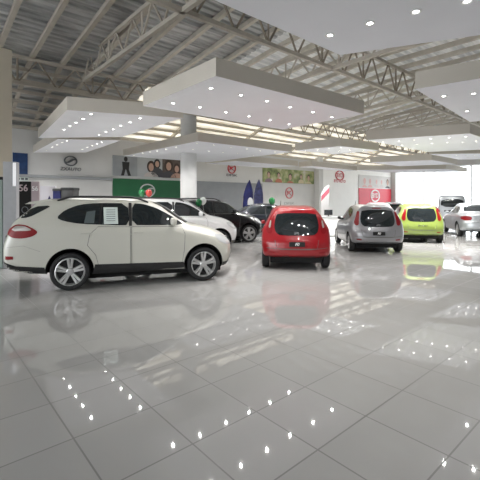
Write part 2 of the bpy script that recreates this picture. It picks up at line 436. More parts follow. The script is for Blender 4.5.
RAFTS = [
 ('over the open floor', 'huge white ceiling raft overhanging the open floor closest to the viewer', px_quad((340, 55), (600, 18), (120, -41)),
  [[(330, 35), (370, 23), (416, 11.5), (467, 1)]]),
 ('over the red hatchback', 'broad white ceiling raft with two lamp rows above the red hatchback', px_quad((216, 76), (364, 114), (143, 106)),
  [[(211, 88), (241, 95), (267, 101), (290, 107), (313, 112), (332, 117)], [(173, 103), (200, 107), (226, 112), (249, 116), (270, 120), (289, 124)]]),
 ('by the beige partition', 'white ceiling raft with beige edge beside the beige partition', px_quad((67, 110), (183, 118), (38, 138), (122, 137)),
  [[(91, 114), (83, 118.6), (76, 122.6), (70, 126), (64, 129.7)], [(140, 118), (130, 122), (121, 125.6), (113, 129), (106, 131.7), (99, 134.6)]]),
 ('above the dark grey wall logo', 'small white ceiling raft above the dark grey logo on the wall', px_quad((58, 139), (121, 140.5), (33, 152.5), (86, 152.5)),
  [[(67, 140.7), (62, 142.5), (57, 144.7), (52, 147), (47, 150)], [(102, 142), (97, 143.8), (92, 145.6), (87, 147.4), (82, 149.4)]]),
 ('pierced by the round column', 'wide white ceiling raft pierced by the round white column', px_quad((198, 141), (292, 152), (123, 156)),
  [[(197, 143), (214, 145), (231, 147), (247, 149), (260, 150.5), (275, 152)], [(176, 147), (193, 149), (209, 151), (223, 152), (238, 153.5), (253, 155)], [(157, 151), (166, 149)], [(134, 155), (143, 153.3), (150, 152)]]),
 ('behind the broad central raft', 'white ceiling raft showing two grey edges just beyond the broad central raft', px_quad((340, 146), (295, 150.5), (379, 150.5)),
  [[(305, 151), (317.7, 149.8), (329, 148.5), (341, 147.5)], [(315, 154), (326.7, 152.5), (339, 151), (350, 149.8)], [(351, 152), (363, 150.5)]]),
 ('above the blue banners', 'narrow white ceiling raft near the back wall above the blue feather banners', px_quad((237, 161), (205, 163.5), (298, 166)),
  [[(241, 162.3), (251, 163.2), (262, 164.2), (274, 165), (285, 166)], [(215, 164.2), (225, 165.2), (236, 166), (248, 167)]]),
 ('beside the pilaster', 'little white ceiling raft against the back wall beside the pilaster', px_quad((312, 166), (299, 167), (357, 170.5)),
  [[(306, 167.3), (313, 167.2), (320, 167.8), (327, 168.5), (336, 169.3)]]),
 ('at the long beam end', 'grey edged ceiling raft whose corner meets the long roof beam end', px_quad((415, 89), (560, 65), (470, 122)),
  [[(444, 96), (473.5, 93.5)], [(467, 111)]]),
 ('over the lime hatchback', 'long white ceiling raft with two lamp rows above the lime hatchback', px_quad((470, 133.5), (366, 140), (515, 148)),
  [[(383, 142), (399, 141), (414, 139.8), (431, 138.5), (449, 137.5), (466, 136.3)], [(402, 145), (417, 144.3), (432, 143.5), (447, 142.5), (463, 142), (476, 141)]]),
 ('over the silver saloon', 'white ceiling raft by the windows above the silver saloon', None,
  [[(449, 155.5), (457, 155.3), (466, 155.2), (474, 155)], [(459, 158), (468, 157.6), (476, 157.4)]]),
 ('before the red wall panel', 'slim white ceiling raft between lime hatchback and red wall panel', None,
  [[(388, 162.6), (397, 162.2), (405, 161.8), (413, 161.5), (420, 161.1), (427, 160.8)]]),
 ('along the windows', 'thin white ceiling raft lying farthest back along the windows', None,
  [[(375, 170.6), (390, 170.5), (405, 170.4), (420, 170.2), (435, 170)]]),
]
def strip(a, b, d):
    A, B = at_height(*a, RAFT_Z), at_height(*b, RAFT_Z)
    return [A, B, B + V * d, A + V * d]
RAFTS[10] = (RAFTS[10][0], RAFTS[10][1], strip((429, 154), (520, 153), 3.6), RAFTS[10][3])
RAFTS[11] = (RAFTS[11][0], RAFTS[11][1], strip((370, 162.5), (432, 160), 3.5), RAFTS[11][3])
RAFTS[12] = (RAFTS[12][0], RAFTS[12][1], strip((357, 170), (446, 169), 4), RAFTS[12][3])
for a in RAFTS: raft(*a)

# ------------------------------------------------------------------ things on the back wall
def wall_thing(name, label, cat, px, py, group=None, off=.0):
    t, z = wall_tz(px, py); p = local_to_world(t, WALL_L - off, z)
    return thing(name, label, cat, p, ANG, group), t, z
def emblem_swoosh(bm, r, w, y0, y1):           # oval with an S-shaped swoosh
    ring_shape(bm, 0, 0, r * 1.25, r, w, y0, y1)
    pts = [(-1.1 * r + 2.2 * r * i / 14, .32 * r * math.sin((i / 14 - .5) * 2 * math.pi * .8)) for i in range(15)]
    ribbon(bm, pts, [w * (.5 + 1.2 * math.sin(math.pi * i / 14)) for i in range(15)], y0, y1)
# dark grey logo on the white wall
r, t, z = wall_thing('wall_logo', 'dark grey oval logo with lettering on the white wall', 'wall logo', 70.5, 161)
bm = bmesh.new(); emblem_swoosh(bm, .24, .055, -.06, -.0); obj('emblem', bm, M['greyletter'], r)
lettering('lettering', 'ZXAUTO', .22, M['greyletter'], r, (0, -.03, wall_tz(70.5, 169.3)[1] - z), width=.95, shear=.2)
# picture panels
def panel_rect(name, label, cat, px0, px1, py0, py1, m, th=.05, off=0.):
    # rectangle on the wall measured at its first edge
    ta, z0 = wall_tz(px0, py0); tb, _ = wall_tz(px1, py0); z1 = wall_tz(px0, py1)[1]
    r = thing(name, label, cat, local_to_world(ta, WALL_L - off, z1), ANG)
    bm = bmesh.new(); box(bm, (0, -th, 0), (tb - ta, 0, z0 - z1), .008); obj('board', bm, m, r)
    return r, tb - ta, z0 - z1
def figure(parent, x, z, s, skin, hair, cloth, long=True):     # printed head-and-shoulders
    y = -.053
    for nm, pts, m, dy in (('printed_hair', ellipse(x, z + .02 * s, .20 * s, .26 * s) if long else ellipse(x, z + .06 * s, .15 * s, .18 * s), hair, 0),
                           ('printed_shoulders', ellipse(x, z - .48 * s, .36 * s, .28 * s), cloth, .001), ('printed_face', ellipse(x, z, .12 * s, .17 * s), skin, .002)):
        pts = [(px_, max(.01, pz)) for px_, pz in pts]
        bm = bmesh.new(); prism(bm, pts, y - dy - .002, y - dy); obj(nm, bm, m, parent)
SK = mat('print_skin', (.52, .33, .26), .6); HR = mat('print_hair', (.05, .03, .025), .6); HR2 = mat('print_hair_dark', (.02, .02, .022), .6)
CL = mat('print_cloth_light', (.55, .50, .49), .6); CD = mat('print_cloth_dark', (.06, .06, .07), .6)
pr, w, h = panel_rect('picture_panel', 'long picture strip of three photo prints above the green panel', 'picture', 112.5, 180.5, 155, 175.5, mat('print_grey', (.30, .32, .34), .6, noise=.15, nscale=1.2))
bm = bmesh.new(); box(bm, (w * .33, -.052, 0), (w * .70, -.05, h)); obj('printed_field', bm, mat('print_pale', (.42, .44, .46), .6, noise=.08, nscale=1), pr)
bm = bmesh.new(); box(bm, (w * .70, -.052, 0), (w, -.05, h)); obj('printed_field', bm, mat('print_brown', (.10, .075, .065), .6, noise=.4, nscale=2), pr)
# standing figure: head, jacket, legs apart
bm = bmesh.new()
cx = w * .17
prism(bm, ellipse(cx, h * .84, .10, .13), -.056, -.053); prism(bm, [(cx - .2, h * .70), (cx + .2, h * .70), (cx + .17, h * .35), (cx - .17, h * .35)], -.056, -.053)
prism(bm, [(cx - .16, h * .36), (cx, h * .36), (cx - .1, .02), (cx - .26, .02)], -.056, -.053); prism(bm, [(cx, h * .36), (cx + .16, h * .36), (cx + .28, .02), (cx + .12, .02)], -.056, -.053)
obj('printed_figure', bm, HR2, pr)
figure(pr, w * .62, h * .70, 1.0, SK, HR2, CD); figure(pr, w * .53, h * .52, 1.25, SK, HR, CL)
figure(pr, w * .80, h * .62, 1.35, SK, HR, CD); figure(pr, w * .93, h * .50, 1.15, SK, HR, SK)
# green panel
gr, w, h = panel_rect('wall_panel', 'dark green wall panel with silver oval emblem', 'wall panel', 112.5, 181, 178.2, 214, M['green'], .06)
ex, ez = wall_tz(147, 190.5)
gt0 = wall_tz(112.5, 178.2)[0]; gz1 = wall_tz(112.5, 214)[1]
bm = bmesh.new(); emblem_swoosh(bm, .36, .07, -.09, -.055); e = obj('emblem', bm, M['silverletter'], gr); e.location = (ex - gt0, 0, ez - gz1)
# swallow emblem logos in red
def swallow_logo(label, px, py, r_, text, tpy, m, mt):
    r, t, z = wall_thing('wall_logo', label, 'wall logo', px, py)
    bm = bmesh.new(); ring_shape(bm, 0, 0, r_, r_, r_ * .16, -.06, 0)
    for s in (-1, 1):
        prism(bm, [(-.62 * r_, .40 * r_ * s), (-.1 * r_, .18 * r_ * s + .1 * r_), (.62 * r_, .45 * r_ * s), (.05 * r_, .0 + .03 * r_ * s), (-.35 * r_, -.12 * r_ * s)], -.06, -.0)
    obj('emblem', bm, m, r)
    lettering('lettering', text, r_ * .62, mt, r, (0, -.03, wall_tz(px, tpy)[1] - z), width=r_ * 2.7)
    return r
swallow_logo('dull red round logo with grey lettering above the grey cladding', 231.5, 168.5, .33, 'DFSK', 175.3, M['redletter'], M['greyletter'])
r2 = swallow_logo('pale red round logo low on white wall beside blue banners', 289, 193, .42, 'DFSK', 203.5, mat('pale_red_letter', (.62, .20, .21), .5), mat('pale_grey_letter', (.38, .39, .40), .5))
# garden picture strip
def garden_mat():
    m = mat('print_garden', (.2, .25, .1), .6); nt = m.node_tree; b = nt.nodes['Principled BSDF']
    tc = nt.nodes.new('ShaderNodeTexCoord'); n = nt.nodes.new('ShaderNodeTexNoise'); n.inputs['Scale'].default_value = 1.9; n.inputs['Detail'].default_value = 5
    r = nt.nodes.new('ShaderNodeValToRGB'); cr = r.color_ramp
    cr.elements[0].position = .3; cr.elements[0].color = (.09, .12, .05, 1); cr.elements[1].position = .7; cr.elements[1].color = (.6, .58, .5, 1)
    e_ = cr.elements.new(.45); e_.color = (.22, .28, .10, 1); e_ = cr.elements.new(.58); e_.color = (.42, .42, .22, 1)
    nt.links.new(tc.outputs['Object'], n.inputs['Vector']); nt.links.new(n.outputs['Fac'], r.inputs['Fac']); nt.links.new(r.outputs['Color'], b.inputs['Base Color'])
    return m
pr, w, h = panel_rect('picture_panel', 'leafy green picture strip with people above the pale red logo', 'picture', 262.5, 313.5, 167.5, 182, garden_mat())
OR = mat('print_orange', (.48, .16, .10), .6); YL = mat('print_straw', (.55, .47, .30), .6); VI = mat('print_violet', (.25, .16, .20), .6)
for fx, fz, s, m in ((.1, .5, 1., VI), (.28, .5, .9, OR), (.5, .42, 1.15, OR), (.72, .5, .8, YL), (.88, .42, 1.05, YL)):
    figure(pr, w * fx, h * fz, s * 1.1, SK, HR, m, long=False)
# maker's oval logo, red
def oval_logo(label, px, py, rx, text, tpy):
    r, t, z = wall_thing('wall_logo', label, 'wall logo', px, py)
    bm = bmesh.new(); ring_shape(bm, 0, 0, rx, rx * .68, rx * .13, -.06, 0); obj('emblem', bm, M['redletter'], r)
    lettering('emblem_lettering', 'BYD', rx * .8, M['redletter'], r, (0, -.03, 0), width=rx * 1.35)
    lettering('lettering', text, rx * .55, M['redletter'], r, (0, -.03, wall_tz(px, tpy)[1] - z), width=rx * 2.7)
oval_logo('red oval logo with small red lettering high on white wall', 339.5, 175.5, .62, 'BYD AUTO', 181.3)
rr, w, h = panel_rect('wall_panel', 'bright red wall panel with white oval emblem', 'wall panel', 358.5, 390.5, 188, 213, M['redpanel'], .06)
rt0 = wall_tz(358.5, 188)[0]; rz1 = wall_tz(358.5, 213)[1]; ex, ez = wall_tz(374.5, 195.8)
bm = bmesh.new(); ring_shape(bm, ex - rt0, ez - rz1, .82, .60, .13, -.1, -.055); obj('emblem', bm, M['whiteletter'], rr)
lettering('lettering', 'BYD', .62, M['whiteletter'], rr, (ex - rt0, -.08, ez - rz1), width=1.1)
pr, w, h = panel_rect('picture_panel', 'washed-out white picture strip with reddish figures above the red panel', 'picture', 358.5, 390.5, 174.5, 187, mat('print_white', (.60, .58, .57), .6, noise=.08, nscale=.8))
PK = mat('print_pink', (.62, .36, .34), .6)
for fx, s, m in ((.16, 1.2, PK), (.32, 1.0, PK), (.52, .9, CL), (.68, .9, CL), (.88, 1.3, CD)):
    figure(pr, w * fx, h * .45, s * 1.2, PK if m is not CD else SK, PK if m is not CD else HR, m, long=False)
# blue poster and pale notice at the far end
panel_rect('wall_poster', 'tall plain blue poster hanging at the end of the back wall', 'poster', 12.5, 27.5, 152.5, 176, M['bluebanner'])
nr, w, h = panel_rect('wall_notice', 'small pale notice directly under the blue poster', 'notice', 16, 28.5, 176.8, 180.6, M['paper'])
bm = bmesh.new(); [box(bm, (w * a, -.055, h * .25), (w * b, -.05, h * .75)) for a, b in ((.1, .3), (.38, .62), (.7, .92))]; obj('printed_marks', bm, M['greyletter'], nr)
# standing boards below
def standing_board(label, px0, px1, py0, Y, m, texts, name='display_board'):
    a, b = at_depth(px0, py0, Y), at_depth(px1, py0, Y)
    r = thing(name, label, 'display board', (a.x, a.y, 0), 0)
    w = b.x - a.x; h = a.z
    bm = bmesh.new(); box(bm, (0, -.03, .06), (w, .03, h), .008); obj('board', bm, m, r)
    bm = bmesh.new(); box(bm, (.05, -.2, 0), (w - .05, .2, .06), .01); obj('base', bm, M['greyletter'], r)
    for tx, fx, fz, sz, tm in texts:
        lettering('lettering', tx, sz, tm, r, (w * fx, -.037, fz), depth=.008)
    return r, w, h
standing_board('tall black display board with pale numerals behind the white SUV tail', 16.3, 31, 181.5, 12.2, M['blackboard'],
               [('56', .52, 2.0, .30, M['pinkboard']), ('ENGINE', .5, 1.78, .07, M['pinkboard'])][:1] + [])
bm = bmesh.new(); ring_shape(bm, 0, 0, .11, .11, .02, -.01, 0)
bb = [o for o in COL.objects if o.name.startswith('display_board')][-1]
e = obj('printed_ring', bm, M['greyletter'], bb); e.location = (.30, -.031, 1.3)
standing_board('dusty pink display board with pale numerals beside the black board', 31.5, 39.5, 181.5, 12.75, M['pinkboard'], [('56', .5, 2.0, .22, M['whiteletter'])])
r, w, h = standing_board('blank white display board with small blue mark', 40.5, 56, 186, 13.3, mat('glossy_white_board', (.8, .79, .84), .3), [], 'white_board')
bm = bmesh.new(); prism(bm, [(w * .5, 1.64), (w * .6, 1.78), (w * .72, 1.62), (w * .85, 1.66), (w * .6, 1.58)], -.036, -.031); obj('printed_mark', bm, M['flagblue'], r)
# blue carton and smoky display case on a plinth behind the SUV roof
p = at_depth(70, 200, 11.2)
r = thing('display_case', 'smoky grey rounded display case showing above the white SUV roof', 'display case', (p.x, p.y, 0))
bm = bmesh.new(); box(bm, (-.2, -.17, .0), (.2, .17, 1.60), .02); obj('plinth', bm, M['desk'], r)
bm = bmesh.new(); box(bm, (-.19, -.2, 1.60), (.2, .2, 1.97), .07); obj('case', bm, M['cabgrey'], r, smooth=True)
bm = bmesh.new(); box(bm, (-.20, -.21, 1.90), (.21, .21, 1.99), .04); obj('lid', bm, M['black'], r, smooth=True)
p = at_depth(59.5, 200, 11.2)
r = thing('blue_crate', 'dark blue crate on stand next to the smoky display case', 'crate', (p.x, p.y, 0))
bm = bmesh.new(); box(bm, (-.1, -.1, 0), (.1, .1, 1.55), .02); obj('stand', bm, M['desk'], r)
bm = bmesh.new(); box(bm, (-.13, -.15, 1.55), (.10, .15, 1.92), .02); obj('crate_body', bm, M['flagblue'], r)
bm = bmesh.new(); box(bm, (-.14, -.16, 1.88), (.11, .16, 1.96), .02); obj('lid', bm, M['cabgrey'], r)
# grey totem
p = at_depth(11, 200, 9.)
r = thing('totem_post', 'plain grey square totem post behind the white SUV tail', 'post', (p.x, p.y, 0), .2)
bm = bmesh.new(); box(bm, (-.14, -.1, 0), (.15, .1, H + 38 / F * 9.), .015); obj('post', bm, mat('totem_grey', (.30, .30, .31), .45, noise=.04), r)
bm = bmesh.new(); box(bm, (.075, -.108, 1.95), (.145, -.1, H + 37 / F * 9.), .003); obj('lit_edge', bm, mat('totem_lit_edge', (.85, .85, .88), .4, emit=(1, 1, 1), estr=.25), r)  # pale glowing strip paints the lit edge of the post

# feather banners
def feather(label, px0, px1, pytop, Y, m, lean):
    a, b = at_depth(px0, 205, Y), at_depth(px1, 205, Y); zt = at_depth(px0, pytop, Y).z
    w = b.x - a.x
    r = thing('feather_banner', label, 'banner', ((a.x + b.x) / 2, Y, 0))
    bm = bmesh.new(); N = 26; rows = []
    z0 = .35
    for i in range(N + 1):
        s = i / N; z = z0 + (zt - z0) * s
        half = w / 2 * (1 - max(0, (s - .55) / .45) ** 2.2 * .93)
        cx = lean * w * (max(0, s - .3)) ** 1.5
        rows.append([bm.verts.new((cx + half * (j / 4 - 1), -.10 * math.cos((j / 4 - 1) * 1.4) + .03 * math.sin(s * 6 + j), z)) for j in range(9)])
    for i in range(N):
        for j in range(8): bm.faces.new((rows[i][j], rows[i][j + 1], rows[i + 1][j + 1], rows[i + 1][j]))
    obj('banner_cloth', bm, m, r, smooth=True, sharp=80)
    bm = bmesh.new(); tube(bm, [(-w / 2, 0, 0), (-w / 2, -.02, zt * .55), (-w * .42 + lean * w * .3, -.02, zt * .8), (lean * w * .58, -.03, zt)], .014); obj('pole', bm, M['steel'], r)
    bm = bmesh.new(); lathe(bm, [(0, .05), (.2, .04), (.22, 0), (0, 0)], 24, c=(-w / 2 + .05, 0, 0)); obj('base', bm, M['black'], r)
    return r, w
fb, w = feather('bright blue curved feather banner with white arch mark', 242.5, 252.5, 180, 19.2, M['flagblue'], .35)
bm = bmesh.new(); prism(bm, [(.0, 1.15)] + ellipse(.14, 1.5, .14, .25, 12, math.pi, 0) + [(.28, 1.15)], -.16, -.13); obj('printed_arch', bm, M['whiteletter'], fb)
feather('dark indigo patterned feather banner standing beside the bright blue one', 253.5, 263, 179.5, 19.0, M['flagdark'], .12)
# slanted sail banner on white wall
p = at_depth(325, 200, 26)
r = thing('sail_banner', 'white standing banner with slanting red stripe by the white wall', 'banner', (p.x, p.y, 0), ANG)
bm = bmesh.new(); prism(bm, [(-.45, .1), (.45, .1), (.45, 2.7), (-.1, 2.45), (-.45, 1.95)], -.02, .02); obj('banner_cloth', bm, mat('banner_white', (.75, .74, .74), .6), r)
bm = bmesh.new(); prism(bm, [(-.45, 1.55), (.45, 2.15), (.45, 2.5), (-.45, 1.9)], -.03, -.021); obj('printed_stripe', bm, mat('stripe_red', (.55, .12, .17), .6), r)
bm = bmesh.new(); box(bm, (-.4, -.25, 0), (.4, .25, .1), .02); obj('base', bm, M['greyletter'], r)
# counter with monitor
p = at_depth(327, 200, 17)
r = thing('reception_desk', 'white counter desk beyond the red hatchback', 'desk', (p.x, p.y, 0), .1)
bm = bmesh.new(); box(bm, (-.40, -.3, .04), (.62, .3, .84), .02); obj('desk_body', bm, M['desk'], r)
bm = bmesh.new(); box(bm, (-.46, -.36, .84), (.68, .36, .88), .01); obj('desk_top', bm, mat('desk_grey_top', (.35, .36, .37), .4), r)
r = thing('computer_monitor', 'black computer monitor standing on the white counter', 'monitor', (p.x + .05, p.y - .05, .88), .1)
bm = bmesh.new(); box(bm, (-.19, -.02, .06), (.19, .02, .30), .01); obj('screen', bm, M['screen'], r)
bm = bmesh.new(); box(bm, (-.1, -.08, 0), (.1, .08, .015), .004); box(bm, (-.02, -.01, .01), (.02, .02, .08)); obj('stand', bm, M['black'], r)

# ------------------------------------------------------------------ cars
def pchip(xs, ys):
    xs = np.array(xs, float); ys = np.array(ys, float); h = np.diff(xs); d = np.diff(ys) / h
    m = np.zeros(len(xs)); m[0], m[-1] = d[0], d[-1]
    for i in range(1, len(xs) - 1):
        m[i] = 0 if d[i - 1] * d[i] <= 0 else 2 * d[i - 1] * d[i] / (d[i - 1] + d[i])
    def f(x):
        x = min(max(x, xs[0]), xs[-1]); i = min(max(int(np.searchsorted(xs, x)) - 1, 0), len(h) - 1)
        t = (x - xs[i]) / h[i]
        return float((1 + 2 * t) * (1 - t) ** 2 * ys[i] + t * (1 - t) ** 2 * h[i] * m[i] + t * t * (3 - 2 * t) * ys[i + 1] + t * t * (t - 1) * h[i] * m[i + 1])
    return f
def curve(tab): return pchip([a for a, b in tab], [b for a, b in tab])
def catmull(pts, n):
    P = [Vector((*p, 0)) for p in pts]; out = []
    seg = len(P) - 1
    L = [0]
    for i in range(seg): L.append(L[-1] + max((P[i + 1] - P[i]).length, 1e-5) ** .5)
    for k in range(n):
        s = L[-1] * k / (n - 1); i = 0
        while i < seg - 1 and L[i + 1] < s: i += 1
        t = (s - L[i]) / (L[i + 1] - L[i])
        p0, p1, p2, p3 = P[max(i - 1, 0)], P[i], P[i + 1], P[min(i + 2, seg)]
        m1 = (p2 - p0) * .5; m2 = (p3 - p1) * .5
        q = p1 * (2 * t ** 3 - 3 * t * t + 1) + m1 * (t ** 3 - 2 * t * t + t) + p2 * (-2 * t ** 3 + 3 * t * t) + m2 * (t ** 3 - t * t)
        out.append((q.x, q.y))
    return out

def car_body(S):
    L = S['L']; W = S['W']
    zt, zs, zb, wf, rw = (curve(S[k]) for k in ('zt', 'zs', 'zb', 'wf', 'rw'))
    xr, xf = curve(S['xr']), curve(S['xf'])
    pr, pf = S.get('planR', .12), S.get('planF', .28)
    def X0(y, z): return xr(z) + pr * (abs(y) / W) ** 3
    def X1(y, z): return xf(z) - pf * (abs(y) / W) ** 2.5
    NU = S.get('nu', 64); us = []
    for i in range(NU + 1):
        s = i / NU; us.append(s)
    us = sorted(set(us + [.003, .007, .012, .02, .982, .99, .994, .998]))
    NV = 34; loops = []
    for u in us:
        def fix(fn):
            x = L * u
            for _ in range(14):
                z = fn(x); x = .5 * x + .5 * (xr(z) * (1 - u) + xf(z) * u)
            return fn(x)
        t, s, b = fix(zt), fix(zs), fix(zb)
        x = L * u
        w = W * wf(x); 
        xt = x
        for _ in range(14): xt = .5 * xt + .5 * (xr(t) * (1 - u) + xf(t) * u)
        rt = W * rw(xt)
        s = min(s, t - .03); g = t - s
        e = min(.085, .42 * g)
        pts = [(0, b), (.5 * w, b), (.86 * w, b + .005), (.955 * w, b + .05), (.985 * w, b + .25 * (s - b)), (w, b + .5 * (s - b)), (.998 * w, b + .72 * (s - b)), (.975 * w, s - .06), (.945 * w, s),
               (.945 * w + (rt - .945 * w) * .45, s + (g - e) * .5), (rt, t - e), (rt - .07, t - e * .22), (rt * .6, t - .004 + .02 * min(1, g / .3)), (rt * .3, t + .012), (0, t + .016)]
        half = catmull(pts, NV)
        zc = (b + t) / 2
        k = 1.
        if u < .02: k = 1 - S.get('er', .05) * (1 - math.sqrt(max(0, 1 - (1 - u / .02) ** 2)))
        if u > .98: k = 1 - S.get('ef', .10) * (1 - math.sqrt(max(0, 1 - (1 - (1 - u) / .02) ** 2)))
        half = [(y * k, zc + (z - zc) * k) for y, z in half]
        loop = half + [(-y, z) for y, z in half[-2:0:-1]]
        loops.append((u, loop, zc))
    bm = bmesh.new(); rings = []
    for u, loop, zc in loops:
        rings.append([bm.verts.new((X0(y, z) * (1 - u) + X1(y, z) * u, y, z)) for y, z in loop])
    n = len(rings[0])
    for i in range(len(rings) - 1):
        for k in range(n): bm.faces.new((rings[i][k], rings[i + 1][k], rings[i + 1][(k + 1) % n], rings[i][(k + 1) % n]))
    for end, XX in ((0, X0), (-1, X1)):
        u, loop, zc = loops[end]; prev = rings[end]
        for kk in (.93, .8, .62, .42, .2):
            cur = [bm.verts.new((XX(y * kk, zc + (z - zc) * kk), y * kk, zc + (z - zc) * kk)) for y, z in loop]
            for k in range(n): bm.faces.new((prev[k], prev[(k + 1) % n], cur[(k + 1) % n], cur[k]))
            prev = cur
        c_ = bm.verts.new((XX(0, zc), 0, zc))
        for k in range(n): bm.faces.new((prev[k], prev[(k + 1) % n], c_))
    bmesh.ops.recalc_face_normals(bm, faces=bm.faces)
    return bm

def smooth_poly(pts, it=2, closed=True):
    for _ in range(it):
        q = []; n = len(pts)
        for i in range(n if closed else n - 1):
            a, b = pts[i], pts[(i + 1) % n]
            q += [(a[0] * .78 + b[0] * .22, a[1] * .78 + b[1] * .22), (a[0] * .22 + b[0] * .78, a[1] * .22 + b[1] * .78)]
        if not closed: q = [pts[0]] + q + [pts[-1]]
        pts = q
    return pts

class Car:
    def __init__(s, spec, pm, label, cat, loc, rz, name='car', group=None):
        s.S = spec; s.pm = pm
        s.root = thing(name, label, cat, loc, rz, group)
        bm = car_body(spec)
        me = bpy.data.meshes.new('body'); bm.to_mesh(me); bm.free()
        tmp = bpy.data.objects.new('tmp', me); COL.objects.link(tmp); me.materials.append(pm); me.materials.append(M['well'])
        cut = []
        W = spec['W']; ra = spec['ra']
        for wx in spec['wheels']:
            for sd in (-1, 1):
                cb = bmesh.new(); rg = lathe(cb, [(ra, sd * (W + .3)), (ra, sd * (W - .34))], 40, 'Y', (wx, 0, spec['r'] + spec.get('adz', .02)))
                cb.faces.new(rg[0]); cb.faces.new(rg[-1]); bmesh.ops.recalc_face_normals(cb, faces=cb.faces)
                cm = bpy.data.meshes.new('cut'); 
                for f in cb.faces: f.material_index = 1
                cb.to_mesh(cm); cb.free(); cm.materials.append(pm); cm.materials.append(M['well'])
                co = bpy.data.objects.new('cut', cm); COL.objects.link(co); cut.append(co)
                md = tmp.modifiers.new('b', 'BOOLEAN'); md.operation = 'DIFFERENCE'; md.object = co; md.solver = 'EXACT'
        bpy.context.view_layer.update()
        m2 = bpy.data.meshes.new_from_object(tmp.evaluated_get(bpy.context.evaluated_depsgraph_get()))
        for co in cut: bpy.data.objects.remove(co)
        bpy.data.objects.remove(tmp)
        for p in m2.polygons: p.use_smooth = True
        m2.set_sharp_from_angle(angle=math.radians(38))
        m2.name = 'body'
        s.body = link('body', m2, s.root)
        # surface for laying panels on: the uncut shell
        bm = car_body(spec); s.bvh = BVHTree.FromBMesh(bm); bm.free()
    def decal(s, name, poly, proj, m, off=.004, parent=None, sm=0, step=.07, label=None):
        if sm: poly = smooth_poly(poly, sm)
        bm = bmesh.new()
        f = bm.faces.new([bm.verts.new((a, b, 0)) for a, b in poly])
        lo = [min(p[i] for p in poly) for i in (0, 1)]; hi = [max(p[i] for p in poly) for i in (0, 1)]
        for i in (0, 1):
            x = lo[i] + step * .5
            while x < hi[i]:
                co = [0, 0, 0]; no = [0, 0, 0]; co[i] = x; no[i] = 1
                bmesh.ops.bisect_plane(bm, geom=bm.verts[:] + bm.edges[:] + bm.faces[:], plane_co=co, plane_no=no)
                x += step
        bmesh.ops.triangulate(bm, faces=[f for f in bm.faces if len(f.verts) > 4])
        for v in bm.verts:
            a, b = v.co.x, v.co.y
            if proj == 'R': o, d = Vector((a, -4, b)), Vector((0, 1, 0))
            elif proj == 'L': o, d = Vector((a, 4, b)), Vector((0, -1, 0))
            elif proj == 'rear': o, d = Vector((-4, a, b)), Vector((1, 0, 0))
            elif proj == 'front': o, d = Vector((12, a, b)), Vector((-1, 0, 0))
            else: o, d = Vector((a, b, 5)), Vector((0, 0, -1))
            hit, nn, _, _ = s.bvh.ray_cast(o, d)
            if hit is None:
                hit, nn, _, _ = s.bvh.find_nearest(o + d * {'R': 4 - s.S['W'], 'L': 4 - s.S['W'], 'rear': 4.1, 'front': 12 - s.S['L'] + .2, 'top': 4}[proj])
            if nn.dot(d) > 0: nn = -nn
            v.co = hit + nn * off
        want = {'R': Vector((0, -1, 0)), 'L': Vector((0, 1, 0)), 'rear': Vector((-1, 0, 0)), 'front': Vector((1, 0, 0)), 'top': Vector((0, 0, 1))}[proj]
        bm.normal_update()
        for f in bm.faces:
            if f.normal.dot(want) < 0: f.normal_flip()
        me = bpy.data.meshes.new(name); bm.to_mesh(me); bm.free()
        for p in me.polygons: p.use_smooth = True
        o = link(name, me, parent or s.root, m)
        if label: o['label'] = label
        return o
    def line(s, name, pts, proj, w=.014, m=None, parent=None, off=.0055):
        l, r = [], []
        n = len(pts)
        for i, p in enumerate(pts):
            a, b = Vector(pts[max(i - 1, 0)]), Vector(pts[min(i + 1, n - 1)])
            d = (b - a).normalized(); q = Vector((-d.y, d.x)) * (w / 2)
            l.append((p[0] + q.x, p[1] + q.y)); r.append((p[0] - q.x, p[1] - q.y))
        return s.decal(name, l + r[::-1], proj, m or M['seam'], off, parent, step=.08)
    def both(s, fn):
        for sd in ('R', 'L'): fn(sd)
    def surf(s, a, b, proj):
        if proj == 'R': o, d = Vector((a, -4, b)), Vector((0, 1, 0))
        elif proj == 'L': o, d = Vector((a, 4, b)), Vector((0, -1, 0))
        elif proj == 'rear': o, d = Vector((-4, a, b)), Vector((1, 0, 0))
        elif proj == 'front': o, d = Vector((12, a, b)), Vector((-1, 0, 0))
        else: o, d = Vector((a, b, 5)), Vector((0, 0, -1))
        hit, nn, _, _ = s.bvh.ray_cast(o, d); return hit, nn
    def wheels(s, spokes=5, double=True, rimfrac=.70, m=None):
        S = s.S; r = S['r']; tw = S.get('tw', .2)
        bm = bmesh.new(); hw = tw / 2
        prof = [(r * rimfrac, -hw * .8), (r * (rimfrac + .08), -hw), (r * .93, -hw * .98), (r * .985, -hw * .8), (r, -hw * .4), (r, hw * .4), (r * .985, hw * .8), (r * .93, hw * .98), (r * (rimfrac + .08), hw), (r * rimfrac, hw * .8)]
        lathe(bm, prof, 40, 'Y')
        tm = bpy.data.meshes.new('wheel'); bmesh.ops.recalc_face_normals(bm, faces=bm.faces); bm.to_mesh(tm); bm.free(); tm.materials.append(M['tyre'])
        for p in tm.polygons: p.use_smooth = True
        bm = bmesh.new(); R = r * rimfrac      # built facing -y
        lathe(bm, [(R + .004, -hw * .82), (R - .012, -hw * .86), (R - .022, -hw * .6), (R - .03, hw * .5)], 40, 'Y')
